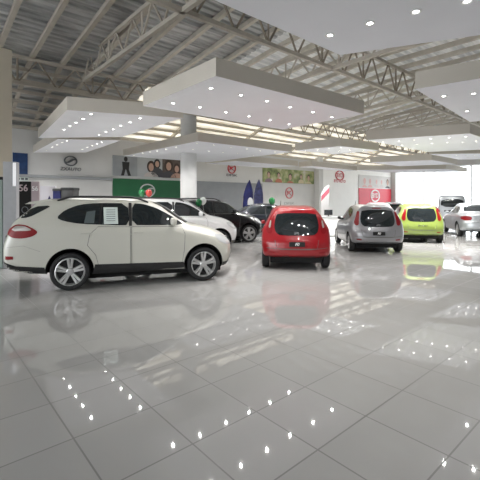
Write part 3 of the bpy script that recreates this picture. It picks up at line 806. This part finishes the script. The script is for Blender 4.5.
        for k in range(spokes):
            a0 = 2 * math.pi * k / spokes + math.pi / 2
            for da in ((-.17, .17) if double else (0,)):
                a1 = a0 + da * .9; ai = a0 + da * 1.5
                w0 = .022 if double else .05; w1 = .028 if double else .034
                pi_ = Vector((math.cos(ai) * R * .22, 0, math.sin(ai) * R * .22)); po = Vector((math.cos(a1) * (R - .01), 0, math.sin(a1) * (R - .01)))
                d = (po - pi_).normalized(); q = Vector((-d.z, 0, d.x))
                vs = []
                for p, w, y0, y1 in ((pi_, w0, -hw * .62, -hw * .2), (po, w1, -hw * .78, -hw * .35)):
                    vs.append([bm.verts.new(p + q * (sx * w * r / .335) + Vector((0, y, 0))) for sx, y in ((-1, y1), (-.8, y0), (.8, y0), (1, y1))])
                for i in range(4): bm.faces.new((vs[0][i], vs[0][(i + 1) % 4], vs[1][(i + 1) % 4], vs[1][i]))
                bm.faces.new(vs[0][::-1]); bm.faces.new(vs[1])
        rg = lathe(bm, [(R * .27, -hw * .2), (R * .27, -hw * .6), (R * .2, -hw * .72), (.001, -hw * .74)], 24, 'Y')
        rm = bpy.data.meshes.new('alloy_rim'); bmesh.ops.recalc_face_normals(bm, faces=bm.faces); bm.to_mesh(rm); bm.free(); rm.materials.append(m or M['rim'])
        bm = bmesh.new(); rg = lathe(bm, [(R - .015, -hw * .05), (R - .015, hw * .3)], 32, 'Y'); bm.faces.new(rg[0]); bm.faces.new(rg[1])
        dm = bpy.data.meshes.new('brake_disc'); bmesh.ops.recalc_face_normals(bm, faces=bm.faces); bm.to_mesh(dm); bm.free(); dm.materials.append(M['rimdark'])
        for wx in S['wheels']:
            for sd in (-1, 1):
                o = link('wheel', tm, s.root); o.location = (wx, sd * (S['W'] - tw / 2 - .012), r)
                if sd > 0: o.rotation_euler = (0, 0, math.pi)
                for nm, me in (('alloy_rim', rm), ('brake_disc', dm)):
                    c_ = link(nm, me, o)
    def mirror(s, x, z, sd, m, w=.17, h=.13):
        y0 = abs(s.surf(x, z, 'R')[0].y)
        sg = -1 if sd == 'R' else 1
        bm = bmesh.new(); bmesh.ops.create_uvsphere(bm, u_segments=16, v_segments=10, radius=.5)
        for v in bm.verts:
            c_ = v.co; 
            c_.x = math.copysign(abs(2 * c_.x) ** .7, c_.x) * .06; c_.y = math.copysign(abs(2 * c_.y) ** .75, c_.y) * w / 2; c_.z = math.copysign(abs(2 * c_.z) ** .75, c_.z) * h / 2
        for v in bm.verts: v.co += Vector((x, sg * (y0 + .02 + w / 2), z + .03))
        o = obj('wing_mirror', bm, m, s.root, smooth=True, sharp=80)
        bm = bmesh.new(); bar(bm, (x + .02, sg * (y0 - .03), z - .02), (x, sg * (y0 + .1), z), .05, .04); obj('mirror_arm', bm, M['black'], o)
    def handle(s, x, z, sd, parent, m=None):
        hit, n = s.surf(x, z, sd); sg = -1 if sd == 'R' else 1
        bm = bmesh.new(); box(bm, (x - .09, hit.y + sg * .012 - .012, z - .018), (x + .09, hit.y + sg * .012 + .012, z + .018), .01)
        obj('door_handle', bm, m or s.pm, parent, smooth=True)
    def plate(s, y, z, w, h, text, end='rear', m=None, tm=None):
        hit, n = s.surf(y, z, end); sg = -1 if end == 'rear' else 1
        tilt = math.atan2(n.z, abs(n.x))
        o = bpy.data.objects.new
        bm = bmesh.new(); box(bm, (-w / 2, -.012, -h / 2), (w / 2, .012, h / 2), .006)
        pl = obj('number_plate', bm, m or M['plate'], s.root); pl.location = hit + n * .016
        pl.rotation_euler = (0, 0, -math.pi / 2 if end == 'rear' else math.pi / 2)
        if text: lettering('plate_lettering', text, h * .85, tm or M['whiteletter'], pl, (0, -.014, 0), shear=.25, depth=.004)
        return pl
    def badge(s, y, z, r, end='rear'):
        hit, n = s.surf(y, z, end)
        bm = bmesh.new(); ring_shape(bm, 0, 0, r, r * .68, r * .2, -.01, 0); box(bm, (-r * .7, -.008, -r * .12), (r * .7, 0, r * .12))
        b = obj('maker_badge', bm, M['chrome'], s.root); b.location = hit + n * .006; b.rotation_euler = (0, 0, -math.pi / 2 if end == 'rear' else math.pi / 2)
    def doors(s, panels, windows, handles):
        for sd in ('R', 'L'):
            for i, (nm, poly) in enumerate(panels):
                sp = poly
                d = s.decal(nm, sp, sd, s.pm, .0035)
                s.line('door_gap', sp + [sp[0]], sd, .009, parent=d)
                if i < len(windows):
                    s.decal('side_window', windows[i], sd, M['glass'], .006, parent=d, sm=1, step=.05)
                if i < len(handles): s.handle(*handles[i], sd, d)

def build_suv(pm, label, loc, rz, paper=False):
    S = dict(L=4.33, W=.84, r=.335, ra=.40, tw=.22, wheels=(1.13, 3.58), adz=.02, planR=.13, planF=.30, er=.06, ef=.12,
             zt=[(.4, 1.50), (.55, 1.575), (.85, 1.625), (1.2, 1.645), (2.0, 1.64), (2.45, 1.615), (2.72, 1.55), (3.0, 1.40), (3.25, 1.23), (3.4, 1.135), (3.6, 1.09), (3.85, 1.03), (4.1, .92), (4.25, .80), (4.33, .70)],
             zs=[(0, 1.12), (.3, 1.22), (.8, 1.20), (1.5, 1.15), (2.3, 1.12), (3.1, 1.10), (3.35, 1.04), (3.8, .93), (4.1, .82), (4.33, .64)],
             zb=[(0, .42), (.5, .32), (1.2, .26), (3.5, .25), (4.0, .24), (4.33, .26)],
             wf=[(0, .94), (.4, .985), (1.0, 1), (3.4, 1), (3.9, .985), (4.33, .93)],
             rw=[(0, .70), (.5, .715), (1.2, .74), (2.2, .735), (2.8, .72), (3.2, .76), (3.5, .82), (4.33, .80)],
             xr=[(.2, .16), (.42, .07), (.6, .0), (.8, .0), (.95, .04), (1.12, .10), (1.22, .15), (1.40, .36), (1.52, .47), (1.6, .52)],
             xf=[(.2, 4.16), (.35, 4.28), (.55, 4.33), (.72, 4.31), (.85, 4.24), (1.0, 4.15), (1.2, 4.08)])
    c = Car(S, pm, label, 'car', loc, rz, 'suv')
    c.wheels(5, True, .74)
    # doors and glass on both sides
    rear_d = [(1.60, 1.13), (2.17, 1.115), (2.17, .38), (1.62, .38), (1.56, .62), (1.42, .80), (1.46, 1.0)]
    front_d = [(2.19, 1.115), (3.14, 1.10), (3.20, .95), (3.18, .62), (3.14, .38), (2.19, .38)]
    w_r = [(1.02, 1.24), (.90, 1.305), (1.04, 1.44), (1.28, 1.535), (1.6, 1.56), (2.13, 1.555), (2.15, 1.145), (1.9, 1.15), (1.3, 1.185)]
    w_f = [(2.21, 1.555), (2.42, 1.54), (2.65, 1.47), (2.88, 1.35), (3.10, 1.21), (3.20, 1.125), (2.6, 1.135), (2.20, 1.145)]
    c.doors([('rear_door', rear_d), ('front_door', front_d)], [w_r, w_f], [(1.40 + .0, 1.03), (2.32, 1.015)])
    for sd in ('R', 'L'):
        # division bars in the glass
        c.line('window_pillar', [(1.62, 1.17), (1.66, 1.55)], sd, .035, M['black'], off=.0075)
        c.line('window_pillar', [(2.17, 1.13), (2.17, 1.565)], sd, .055, M['black'], off=.0075)
        # quarter window at the tail
        c.decal('rear_quarter_window', [(.30, 1.30), (.52, 1.50), (.82, 1.52), (.66, 1.42), (.46, 1.31)], sd, M['glass'], .005, sm=1, step=.04)
        # sill and bumper cladding
        c.decal('sill_cladding', [(1.50, .27), (3.22, .26), (3.17, .41), (1.55, .45)], sd, M['black'], .007)
        c.decal('bumper_cladding', [(.04, .50), (.09, .56), (.28, .48), (.72, .44), (.76, .33), (.3, .35), (.10, .42)], sd, M['black'], .007, step=.04)
        c.decal('bumper_cladding', [(3.98, .36), (4.30, .36), (4.30, .22), (3.98, .22)], sd, M['black'], .007, step=.04)
        tl = c.decal('tail_light', [(.15, 1.10), (.27, 1.20), (.42, 1.19), (.54, 1.13), (.63, 1.06), (.54, .985), (.38, .955), (.24, .965), (.15, 1.02)], sd, M['redlens'], .008, sm=2, step=.03)
        c.decal('clear_lens_and_highlight', [(.20, 1.085), (.27, 1.175), (.41, 1.17), (.52, 1.11), (.50, 1.085)], sd, M['clearlens_highlight'], .011, parent=tl, sm=1, step=.03)
        c.decal('head_light', [(3.80, .93), (4.02, .90), (4.22, .80), (4.24, .70), (4.08, .70), (3.9, .79)], sd, M['headlens'], .006, sm=1, step=.03)
        c.decal('bumper_reflector', [(.12, .66), (.24, .655), (.24, .60), (.12, .60)], sd, M['redlens'], .008, step=.03)
        c.line('bumper_gap', [(.03, .80), (.40, .83), (.66, .72)], sd, .006, mat('faint_gap', (.32, .31, .28), .6))
        c.line('swage_line', [(.62, .985), (1.3, 1.0), (2.6, .97), (3.3, .94)], sd, .008, pm, off=.010)
    for sd in ('R', 'L'): c.mirror(2.97, 1.17, sd, pm, .22, .16)
    c.decal('windshield', [(-.60, 1.16), (.60, 1.16), (.56, 1.38), (.50, 1.57), (-.50, 1.57), (-.56, 1.38)], 'front', M['glass'], .005, step=.05)
    c.decal('rear_window', [(-.58, 1.24), (.58, 1.24), (.60, 1.36), (.52, 1.50), (-.52, 1.50), (-.60, 1.36)], 'rear', M['glass'], .005, sm=1, step=.05)
    c.decal('tail_light', [(.52, 1.14), (.70, 1.12), (.70, 1.0), (.56, 1.02)], 'rear', M['redlens'], .006, sm=1, step=.04)
    c.decal('tail_light', [(-.52, 1.14), (-.70, 1.12), (-.70, 1.0), (-.56, 1.02)], 'rear', M['redlens'], .006, sm=1, step=.04)
    c.line('tailgate_gap', [(-.66, 1.18), (-.62, .80), (.62, .80), (.66, 1.18)], 'rear')
    c.decal('grille', [(-.42, .80), (.42, .80), (.36, .70), (-.36, .70)], 'front', M['black'], .006, sm=1)
    c.decal('lower_grille', [(-.5, .50), (.5, .50), (.44, .34), (-.44, .34)], 'front', M['black'], .006, sm=1)
    c.badge(0, .76, .09, 'front'); c.badge(0, 1.07, .08, 'rear')
    c.plate(0, .60, .42, .12, '', 'front'); c.plate(0, .9, .42, .12, '', 'rear')
    bm = bmesh.new(); box(bm, (.85, -.60, .15), (4.0, .60, .34), .03); obj('underbody_shade', bm, M['well'], c.root)  # dark box added to deepen the shade beneath the car
    # spoiler
    bm = bmesh.new()
    prof = [(.36, 1.545), (.44, 1.585), (.80, 1.645), (.82, 1.60), (.52, 1.55)]
    for y0, y1 in ((-.5, .5),): prism(bm, prof, y0, y1)
    obj('rear_spoiler', bm, pm, c.root, smooth=True)
    for s in (-1, 1):
        bm = bmesh.new(); pts = []
        for i in range(17):
            x = .90 + 1.62 * i / 16; z = c.surf(x, s * .55, 'top')[0].z
            pts.append((x, s * .545, z + .055 * min(1, 6 * (i / 16) * 1.2, 6 * (1 - i / 16) * 1.2) + .002))
        tube(bm, pts, .019); obj('roof_rail', bm, M['black'], c.root, smooth=True)
    if paper:
        pp = c.decal('window_notice', [(1.70, 1.17), (1.95, 1.17), (1.94, 1.48), (1.69, 1.48)], 'R', M['paper'], .010, step=.05)
        for k in range(6): c.line('printed_line', [(1.74, 1.43 - k * .04), (1.90, 1.43 - k * .04)], 'R', .01, M['greyletter'], parent=pp, off=.013)
        c.decal('window_notice', [(1.36, 1.20), (1.53, 1.19), (1.55, 1.42), (1.40, 1.40)], 'R', mat('faint_reflection_card', (.10, .12, .125), .2), .009, step=.05)  # second patch paints a faint reflection on the glass
    return c

def build_hatch(pm, label, loc, rz, plate='F0', lens=None):
    S = dict(L=3.46, W=.81, r=.285, ra=.325, tw=.17, wheels=(.56, 2.90), planR=.17, planF=.34, er=.07, ef=.14,
             zt=[(.2, 1.36), (.35, 1.42), (.7, 1.455), (1.2, 1.465), (1.7, 1.44), (2.05, 1.35), (2.4, 1.16), (2.65, 1.01), (2.9, .94), (3.2, .85), (3.38, .72), (3.46, .62)],
             zs=[(0, .98), (.4, .97), (1.2, .92), (2.2, .89), (2.6, .87), (3.0, .80), (3.46, .56)],
             zb=[(0, .32), (.5, .24), (1.0, .19), (3.0, .19), (3.46, .22)],
             wf=[(0, .975), (.3, 1), (2.9, 1), (3.2, .97), (3.46, .92)],
             rw=[(0, .62), (.5, .65), (1.2, .67), (1.9, .66), (2.3, .72), (2.7, .80), (3.46, .78)],
             xr=[(.15, .14), (.30, .05), (.45, .0), (.60, .0), (.75, .05), (.85, .085), (1.0, .13), (1.2, .20), (1.35, .27), (1.45, .34)],
             xf=[(.15, 3.32), (.3, 3.43), (.5, 3.46), (.65, 3.43), (.8, 3.36), (1.0, 3.3)])
    c = Car(S, pm, label, 'car', loc, rz, 'hatchback')
    c.wheels(5, False, .70)
    rear_d = [(.98, .92), (1.50, .905), (1.50, .32), (1.0, .32), (.94, .55), (.86, .72), (.88, .88)]
    front_d = [(1.52, .905), (2.42, .885), (2.48, .72), (2.46, .45), (2.42, .32), (1.52, .32)]
    w_r = [(.62, 1.10), (.70, 1.22), (.88, 1.33), (1.48, 1.355), (1.49, .945), (.95, .97)]
    w_f = [(1.52, 1.355), (1.78, 1.335), (2.02, 1.24), (2.28, 1.07), (2.45, .915), (1.52, .945)]
    c.doors([('rear_door', rear_d), ('front_door', front_d)], [w_r, w_f], [(1.08, .84), (1.65, .825)])
    for sd in ('R', 'L'):
        c.line('window_pillar', [(1.505, .93), (1.505, 1.37)], sd, .05, M['black'], off=.0075)
        c.decal('sill_cladding', [(.92, .19), (2.52, .19), (2.5, .245), (.94, .25)], sd, M['black'], .006)
        c.decal('head_light', [(2.95, .86), (3.2, .80), (3.3, .68), (3.1, .66), (2.95, .76)], sd, M['headlens'], .006, sm=1, step=.04)
        c.mirror(2.24, .96, sd, M['black'] if pm is P_SILVER else pm, .12, .11)
    c.decal('windshield', [(-.62, .98), (.62, .98), (.56, 1.2), (.48, 1.39), (-.48, 1.39), (-.56, 1.2)], 'front', M['glass'], .005, step=.05)
    tg = c.decal('tailgate', [(-.54, 1.36), (.54, 1.36), (.60, 1.1), (.60, .85), (.50, .70), (.46, .50), (-.46, .50), (-.50, .70), (-.60, .85), (-.60, 1.1)], 'rear', pm, .003, sm=1, step=.05)
    c.line('tailgate_gap', [(-.50, .70), (-.46, .50), (.46, .50), (.50, .70)], 'rear', parent=tg)
    c.decal('rear_window', [(-.44, 1.31), (.44, 1.31), (.49, 1.18), (.515, 1.0), (.48, .87), (.38, .80), (-.38, .80), (-.48, .87), (-.515, 1.0), (-.49, 1.18)], 'rear', M['glass'], .007, parent=tg, sm=1, step=.04)
    c.line('rear_wiper', [(-.02, .86), (.10, .90), (.36, .95)], 'rear', .016, M['black'], parent=tg, off=.012)
    for s in (-1, 1):
        tl = c.decal('tail_light', [(s * .515, 1.27), (s * .57, 1.28), (s * .635, 1.10), (s * .70, .93), (s * .65, .83), (s * .56, .85), (s * .55, 1.02)], 'rear', lens or M['redlens'], .010, sm=1, step=.025)
        if pm is P_RED: c.decal('clear_lens_and_highlight', [(s * .575, 1.14), (s * .605, 1.14), (s * .645, .98), (s * .595, .96)], 'rear', M['clearlens_highlight'], .014, parent=tl, sm=1, step=.02)  # pale patch paints the white highlight on the red lens
        c.decal('bumper_reflector', [(s * .50, .43), (s * .64, .44), (s * .64, .405), (s * .50, .395)], 'rear', M['redlens'], .006, step=.04)
    c.line('bumper_crease', [(-.70, .52), (-.3, .485), (.3, .485), (.70, .52)], 'rear', .010, off=.005)
    c.decal('rear_valance', [(-.66, .34), (.66, .34), (.64, .245), (-.64, .245)], 'rear', M['black'], .006, step=.06)
    c.decal('brake_light', [(-.14, 1.375), (.14, 1.375), (.13, 1.35), (-.13, 1.35)], 'rear', M['redlens'], .008, step=.03)
    c.badge(0, .845, .055, 'rear'); c.badge(0, .70, .06, 'front')
    if plate: c.plate(.0, .605, .36, .11, plate)
    else: lettering('tail_lettering', 'F0', .07, M['chrome'], c.root, c.surf(0, .66, 'rear')[0] + Vector((-.01, 0, 0)), (math.pi / 2, 0, -math.pi / 2), depth=.006, width=.3)
    c.decal('grille', [(-.3, .5), (.3, .5), (.26, .38), (-.26, .38)], 'front', M['black'], .006, sm=1)
    bm = bmesh.new(); box(bm, (.25, -.60, .15), (3.1, .60, .30)); obj('underbody_shade', bm, M['well'], c.root)  # dark low box added for the shade under the hatchback
    bm = bmesh.new(); tube(bm, [(1.9, .3, 1.455), (1.75, .3, 1.60)], [.008, .004], 6); obj('aerial', bm, M['black'], c.root)
    return c

def build_sedan(pm, label, loc, rz, name='saloon_car'):
    S = dict(L=4.4, W=.86, r=.31, ra=.36, tw=.19, wheels=(.98, 3.55), planR=.22, planF=.32, er=.08, ef=.12,
             zt=[(.05, .98), (.4, 1.04), (.75, 1.07), (1.05, 1.20), (1.4, 1.37), (1.8, 1.455), (2.3, 1.455), (2.65, 1.36), (3.0, 1.17), (3.25, 1.03), (3.6, .97), (4.0, .89), (4.3, .74), (4.4, .62)],
             zs=[(0, .90), (.5, .96), (1.0, .98), (2.0, .95), (3.0, .92), (3.4, .89), (4.0, .78), (4.4, .56)],
             zb=[(0, .34), (.6, .26), (1.2, .2), (3.6, .2), (4.4, .24)],
             wf=[(0, .95), (.4, .99), (1, 1), (3.6, 1), (4.0, .98), (4.4, .92)],
             rw=[(0, .80), (.6, .78), (1.0, .72), (1.5, .66), (2.4, .66), (2.9, .72), (3.3, .82), (4.4, .80)],
             xr=[(.2, .14), (.35, .04), (.5, .0), (.65, .01), (.75, .05), (.9, .05), (1.0, .07), (1.2, .12)],
             xf=[(.2, 4.25), (.4, 4.38), (.55, 4.4), (.7, 4.35), (.85, 4.26), (1.1, 4.2)])
    c = Car(S, pm, label, 'car', loc, rz, name)
    c.wheels(5, True, .72)
    rear_d = [(1.42, .98), (2.0, .965), (2.0, .33), (1.45, .33), (1.38, .55), (1.28, .75), (1.34, .95)]
    front_d = [(2.02, .965), (3.0, .93), (3.08, .75), (3.05, .45), (3.0, .33), (2.02, .33)]
    w_r = [(1.20, 1.04), (1.36, 1.19), (1.62, 1.32), (1.98, 1.35), (1.99, 1.0), (1.5, 1.015)]
    w_f = [(2.02, 1.35), (2.32, 1.335), (2.6, 1.25), (2.85, 1.10), (3.02, .96), (2.02, 1.0)]
    c.doors([('rear_door', rear_d), ('front_door', front_d)], [w_r, w_f], [(1.5, .89), (2.16, .875)])
    for sd in ('R', 'L'):
        c.line('window_pillar', [(2.0, .99), (2.0, 1.36)], sd, .05, M['black'], off=.0075)
        c.decal('sill_cladding', [(1.4, .2), (3.1, .2), (3.08, .26), (1.42, .26)], sd, M['black'], .006)
        c.decal('head_light', [(3.75, .88), (4.05, .82), (4.25, .72), (4.2, .62), (3.95, .70), (3.75, .8)], sd, M['headlens'], .006, sm=1, step=.04)
        c.decal('tail_light', [(.10, .93), (.24, .94), (.48, .90), (.42, .80), (.10, .77)], sd, M['redlens'], .008, sm=1, step=.03)
        c.mirror(2.82, 1.0, sd, pm, .16, .12)
    c.decal('windshield', [(-.62, 1.05), (.62, 1.05), (.56, 1.22), (.48, 1.39), (-.48, 1.39), (-.56, 1.22)], 'front', M['glass'], .005, step=.05)
    c.decal('rear_window', [(-.58, 1.12), (.58, 1.12), (.52, 1.28), (.44, 1.385), (-.44, 1.385), (-.52, 1.28)], 'rear', M['glass'], .006, step=.03)
    for s in (-1, 1):
        c.decal('tail_light', [(s * .50, .93), (s * .80, .93), (s * .80, .76), (s * .60, .74), (s * .48, .80)], 'rear', M['redlens'], .008, sm=1, step=.04)
        hit, n = c.surf(s * .5, .38, 'rear')
        bm = bmesh.new(); lathe(bm, [(.05, -.05), (.05, .25), (.04, .25), (.04, -.03)], 16, 'Z'); ex = obj('exhaust_pipe', bm, M['chrome'], c.root, smooth=True); ex.location = hit + Vector((.02, 0, -.06)); ex.rotation_euler = (0, math.pi / 2, 0)
    c.line('boot_gap', [(-.60, .96), (-.52, .68), (.52, .68), (.60, .96)], 'rear')
    c.decal('rear_valance', [(-.7, .40), (.7, .40), (.66, .30), (-.66, .30)], 'rear', M['black'], .006, step=.06)
    c.badge(0, .90, .07, 'rear'); c.plate(0, .77, .42, .11, '')
    c.decal('grille', [(-.4, .72), (.4, .72), (.34, .58), (-.34, .58)], 'front', M['black'], .006, sm=1)
    c.badge(0, .66, .07, 'front')
    return c

def build_van(pm, label, loc, rz):
    S = dict(L=4.4, W=.76, r=.30, ra=.35, tw=.18, wheels=(.9, 3.4), planR=.08, planF=.2, er=.05, ef=.08,
             zt=[(.05, 1.82), (.2, 1.86), (.6, 1.89), (1.8, 1.90), (3.0, 1.87), (3.4, 1.75), (3.8, 1.45), (4.1, 1.15), (4.3, .98), (4.4, .85)],
             zs=[(0, 1.10), (1, 1.08), (3.2, 1.06), (3.9, 1.0), (4.4, .78)],
             zb=[(0, .36), (.6, .28), (3.8, .25), (4.4, .3)],
             wf=[(0, .97), (.3, 1), (3.9, 1), (4.4, .95)], rw=[(0, .84), (.6, .86), (3.0, .85), (3.8, .85), (4.4, .84)],
             xr=[(.2, .08), (.4, .0), (.6, .0), (.7, .04), (1.1, .06), (1.5, .12), (1.85, .2)],
             xf=[(.2, 4.3), (.45, 4.4), (.7, 4.38), (.9, 4.3), (1.2, 4.22)])
    c = Car(S, pm, label, 'van', loc, rz, 'minivan')
    c.wheels(5, False, .66)
    c.doors([('sliding_door', [(1.5, 1.06), (2.5, 1.06), (2.5, .36), (1.5, .36)]), ('front_door', [(2.53, 1.06), (3.5, 1.04), (3.6, .9), (3.05, .7), (2.95, .36), (2.53, .36)])],
            [[(1.52, 1.68), (2.48, 1.68), (2.48, 1.12), (1.52, 1.12)], [(2.55, 1.68), (3.1, 1.66), (3.4, 1.5), (3.62, 1.15), (2.55, 1.12)]], [(2.35, .95), (2.66, .95)])
    for sd in ('R', 'L'):
        c.decal('side_window', [(.3, 1.66), (1.46, 1.68), (1.46, 1.12), (.3, 1.12)], sd, M['glass'], .006, sm=1)
        c.decal('head_light', [(3.95, .98), (4.25, .9), (4.28, .74), (4.0, .78)], sd, M['headlens'], .006, sm=1, step=.04)
        c.mirror(3.5, 1.1, sd, M['black'], .16, .2)
    c.decal('windshield', [(-.60, 1.14), (.60, 1.14), (.56, 1.7), (-.56, 1.7)], 'front', M['glass'], .005, sm=1)
    tg = c.decal('tailgate', [(-.62, 1.80), (.62, 1.80), (.67, 1.1), (.66, .62), (-.66, .62), (-.67, 1.1)], 'rear', pm, .003, sm=0)
    c.line('tailgate_gap', [(-.62, 1.80), (-.67, 1.1), (-.66, .62), (.66, .62), (.67, 1.1), (.62, 1.80)], 'rear', .016, parent=tg)
    c.decal('rear_window', [(-.55, 1.68), (.55, 1.68), (.60, 1.22), (-.60, 1.22)], 'rear', M['glass'], .007, parent=tg, sm=1)
    c.decal('tailgate_trim', [(-.42, 1.04), (.42, 1.04), (.42, .94), (-.42, .94)], 'rear', M['black'], .007, parent=tg)
    for s in (-1, 1): c.decal('tail_light', [(s * .62, 1.06), (s * .73, 1.06), (s * .73, .74), (s * .64, .74)], 'rear', M['redlens'], .008, sm=1, step=.04)
    c.plate(0, .80, .42, .11, '')
    c.badge(0, 1.12, .06, 'rear')
    return c

def place(wx, wy, rz, xl, yl):                  # root so that local (xl,yl) lands on world (wx,wy)
    c_, s_ = math.cos(rz), math.sin(rz)
    return (wx - (xl * c_ - yl * s_), wy - (xl * s_ + yl * c_), 0)
RZ1 = math.radians(19.5)
build_suv(P_WHITE, 'large white SUV parked side-on with a paper notice on its window', place(-3.03, 6.68, RZ1, 1.13, -.83), RZ1, paper=True)
RZ2 = math.radians(20)
build_suv(P_WHITE2, 'white SUV between the side-on white SUV and the black SUV', place(-.15, 12.1, RZ2, 4.2, -.5), RZ2)
RZ3 = math.radians(21)
build_suv(P_BLACK, 'glossy black SUV with silver wheel facing the red hatchback', place((249.5 - 240) / F * 14.3, 14.3, RZ3, 3.58, -.83), RZ3)
def rear_at(px, Y, a): # car heading a degrees to the right of straight away, rear centre at px
    rz = math.radians(90 - a); return ((px - 240) / F * Y, Y, 0), rz
loc, rz = rear_at(297, 8.55, 4); build_hatch(P_RED, 'bright red small hatchback seen from behind with black plate', loc, rz)
loc, rz = rear_at(379, 11.3, 5); build_hatch(P_SILVER, 'silver small hatchback with dark plate beside the lime hatchback', loc, rz)
loc, rz = rear_at(422.5, 14.0, 13); build_hatch(P_LIME, 'lime green small hatchback seen from behind without a plate', loc, rz, plate=None)
loc, rz = rear_at(452.5, 21.5, 24); build_van(P_SILVER2, 'pale silver minivan with tall rear window by the glass wall', loc, rz)
loc, rz = rear_at(486, 15.6, 17); build_sedan(P_SILVER2, 'silver saloon cut off by the edge of the picture', loc, rz)
build_sedan(P_NAVY, 'blue-black saloon behind the black SUV under the blue banners', (-.95, 17.0, 0), math.radians(8))
loc, rz = rear_at(381, 20.5, 10); build_hatch(P_WHITE2, 'white small hatchback mostly hidden behind the silver one', loc, rz)
loc, rz = rear_at(395, 26.0, 14); build_hatch(P_GREY, 'dark grey hatchback roof showing between silver and lime cars', loc, rz)
loc, rz = rear_at(427, 18.3, 8); build_hatch(P_GREY, 'grey hatchback just visible behind the lime hatchback', loc, rz)

# ------------------------------------------------------------------ balloons
def balloon(label, px, py, Y, r, m, zend, mi2=None):
    p = at_depth(px, py, Y)
    bpy.context.view_layer.update()
    ok, hit, *_ = SC.ray_cast(bpy.context.evaluated_depsgraph_get(), Vector((p.x, p.y, p.z - r * 1.3)), Vector((0, 0, -1)))
    if ok: zend = hit.z + .012
    o = thing('balloon', label, 'balloon', p)
    bm = bmesh.new(); prof = []
    for i in range(15):
        a = math.pi * i / 14; prof.append((max(.0015, r * math.sin(a) * (1 - .10 * (i / 14))), r * 1.1 * math.cos(a) - (0.03 * r if i > 11 else 0)))
    rg = lathe(bm, prof, 20); lathe(bm, [(.006, -1.1 * r), (.02, -1.25 * r), (.001, -1.22 * r)], 10)
    obj('balloon_skin', bm, m, o, smooth=True, sharp=80)
    bm = bmesh.new(); tube(bm, [(0, 0, -1.2 * r), (.02, 0, (-1.2 * r + zend - p.z) / 2), (0, 0, zend - p.z)], .004, 5); obj('ribbon', bm, M['string'], o)
balloon('green balloon above the white SUV roof beside the red balloon', 142, 192.8, 11.9, .115, M['bgreen'], 1.62, None)
balloon('red balloon beside the green one above the white SUV roof', 149, 193, 11.95, .11, M['bred'], 1.62)
balloon('green balloon tied in front of the black SUV windscreen', 199, 202.5, 12.6, .115, M['bgreen'], 1.1)
balloon('white balloon beside the green one over the white bonnet', 203, 201, 12.9, .12, M['bwhite'], 1.1)
balloon('green balloon over the blue-black saloon next to the red hatchback', 272, 201, 16.6, .15, M['bgreen'], 1.2)

# ------------------------------------------------------------------ light, world, camera
w = bpy.data.worlds.new('World'); SC.world = w; w.use_nodes = True
bg = w.node_tree.nodes['Background']; bg.inputs[0].default_value = (.93, .97, 1, 1); bg.inputs[1].default_value = 7
def area(name, loc, size, energy, rot=(0, 0, 0), col=(1, 1, 1)):
    l = bpy.data.lights.new(name, 'AREA'); l.energy = energy; l.size = size[0]; l.size_y = size[1]; l.shape = 'RECTANGLE'; l.color = col
    o = bpy.data.objects.new(name, l); COL.objects.link(o); o.location = loc; o.rotation_euler = rot; return o

cam = bpy.data.cameras.new('Camera'); co = bpy.data.objects.new('Camera', cam); COL.objects.link(co)
co.location = (0, 0, H); co.rotation_euler = (math.pi / 2, 0, 0)
cam.sensor_width = 36; cam.lens = 36 * F / 480; cam.shift_y = -(240 - YH) / 480; cam.clip_end = 200
SC.camera = co
SC.view_settings.view_transform = 'Standard'; SC.view_settings.look = 'None'; SC.view_settings.exposure = -.25
SC.cycles.use_denoising = True
SC.cycles.max_bounces = 8
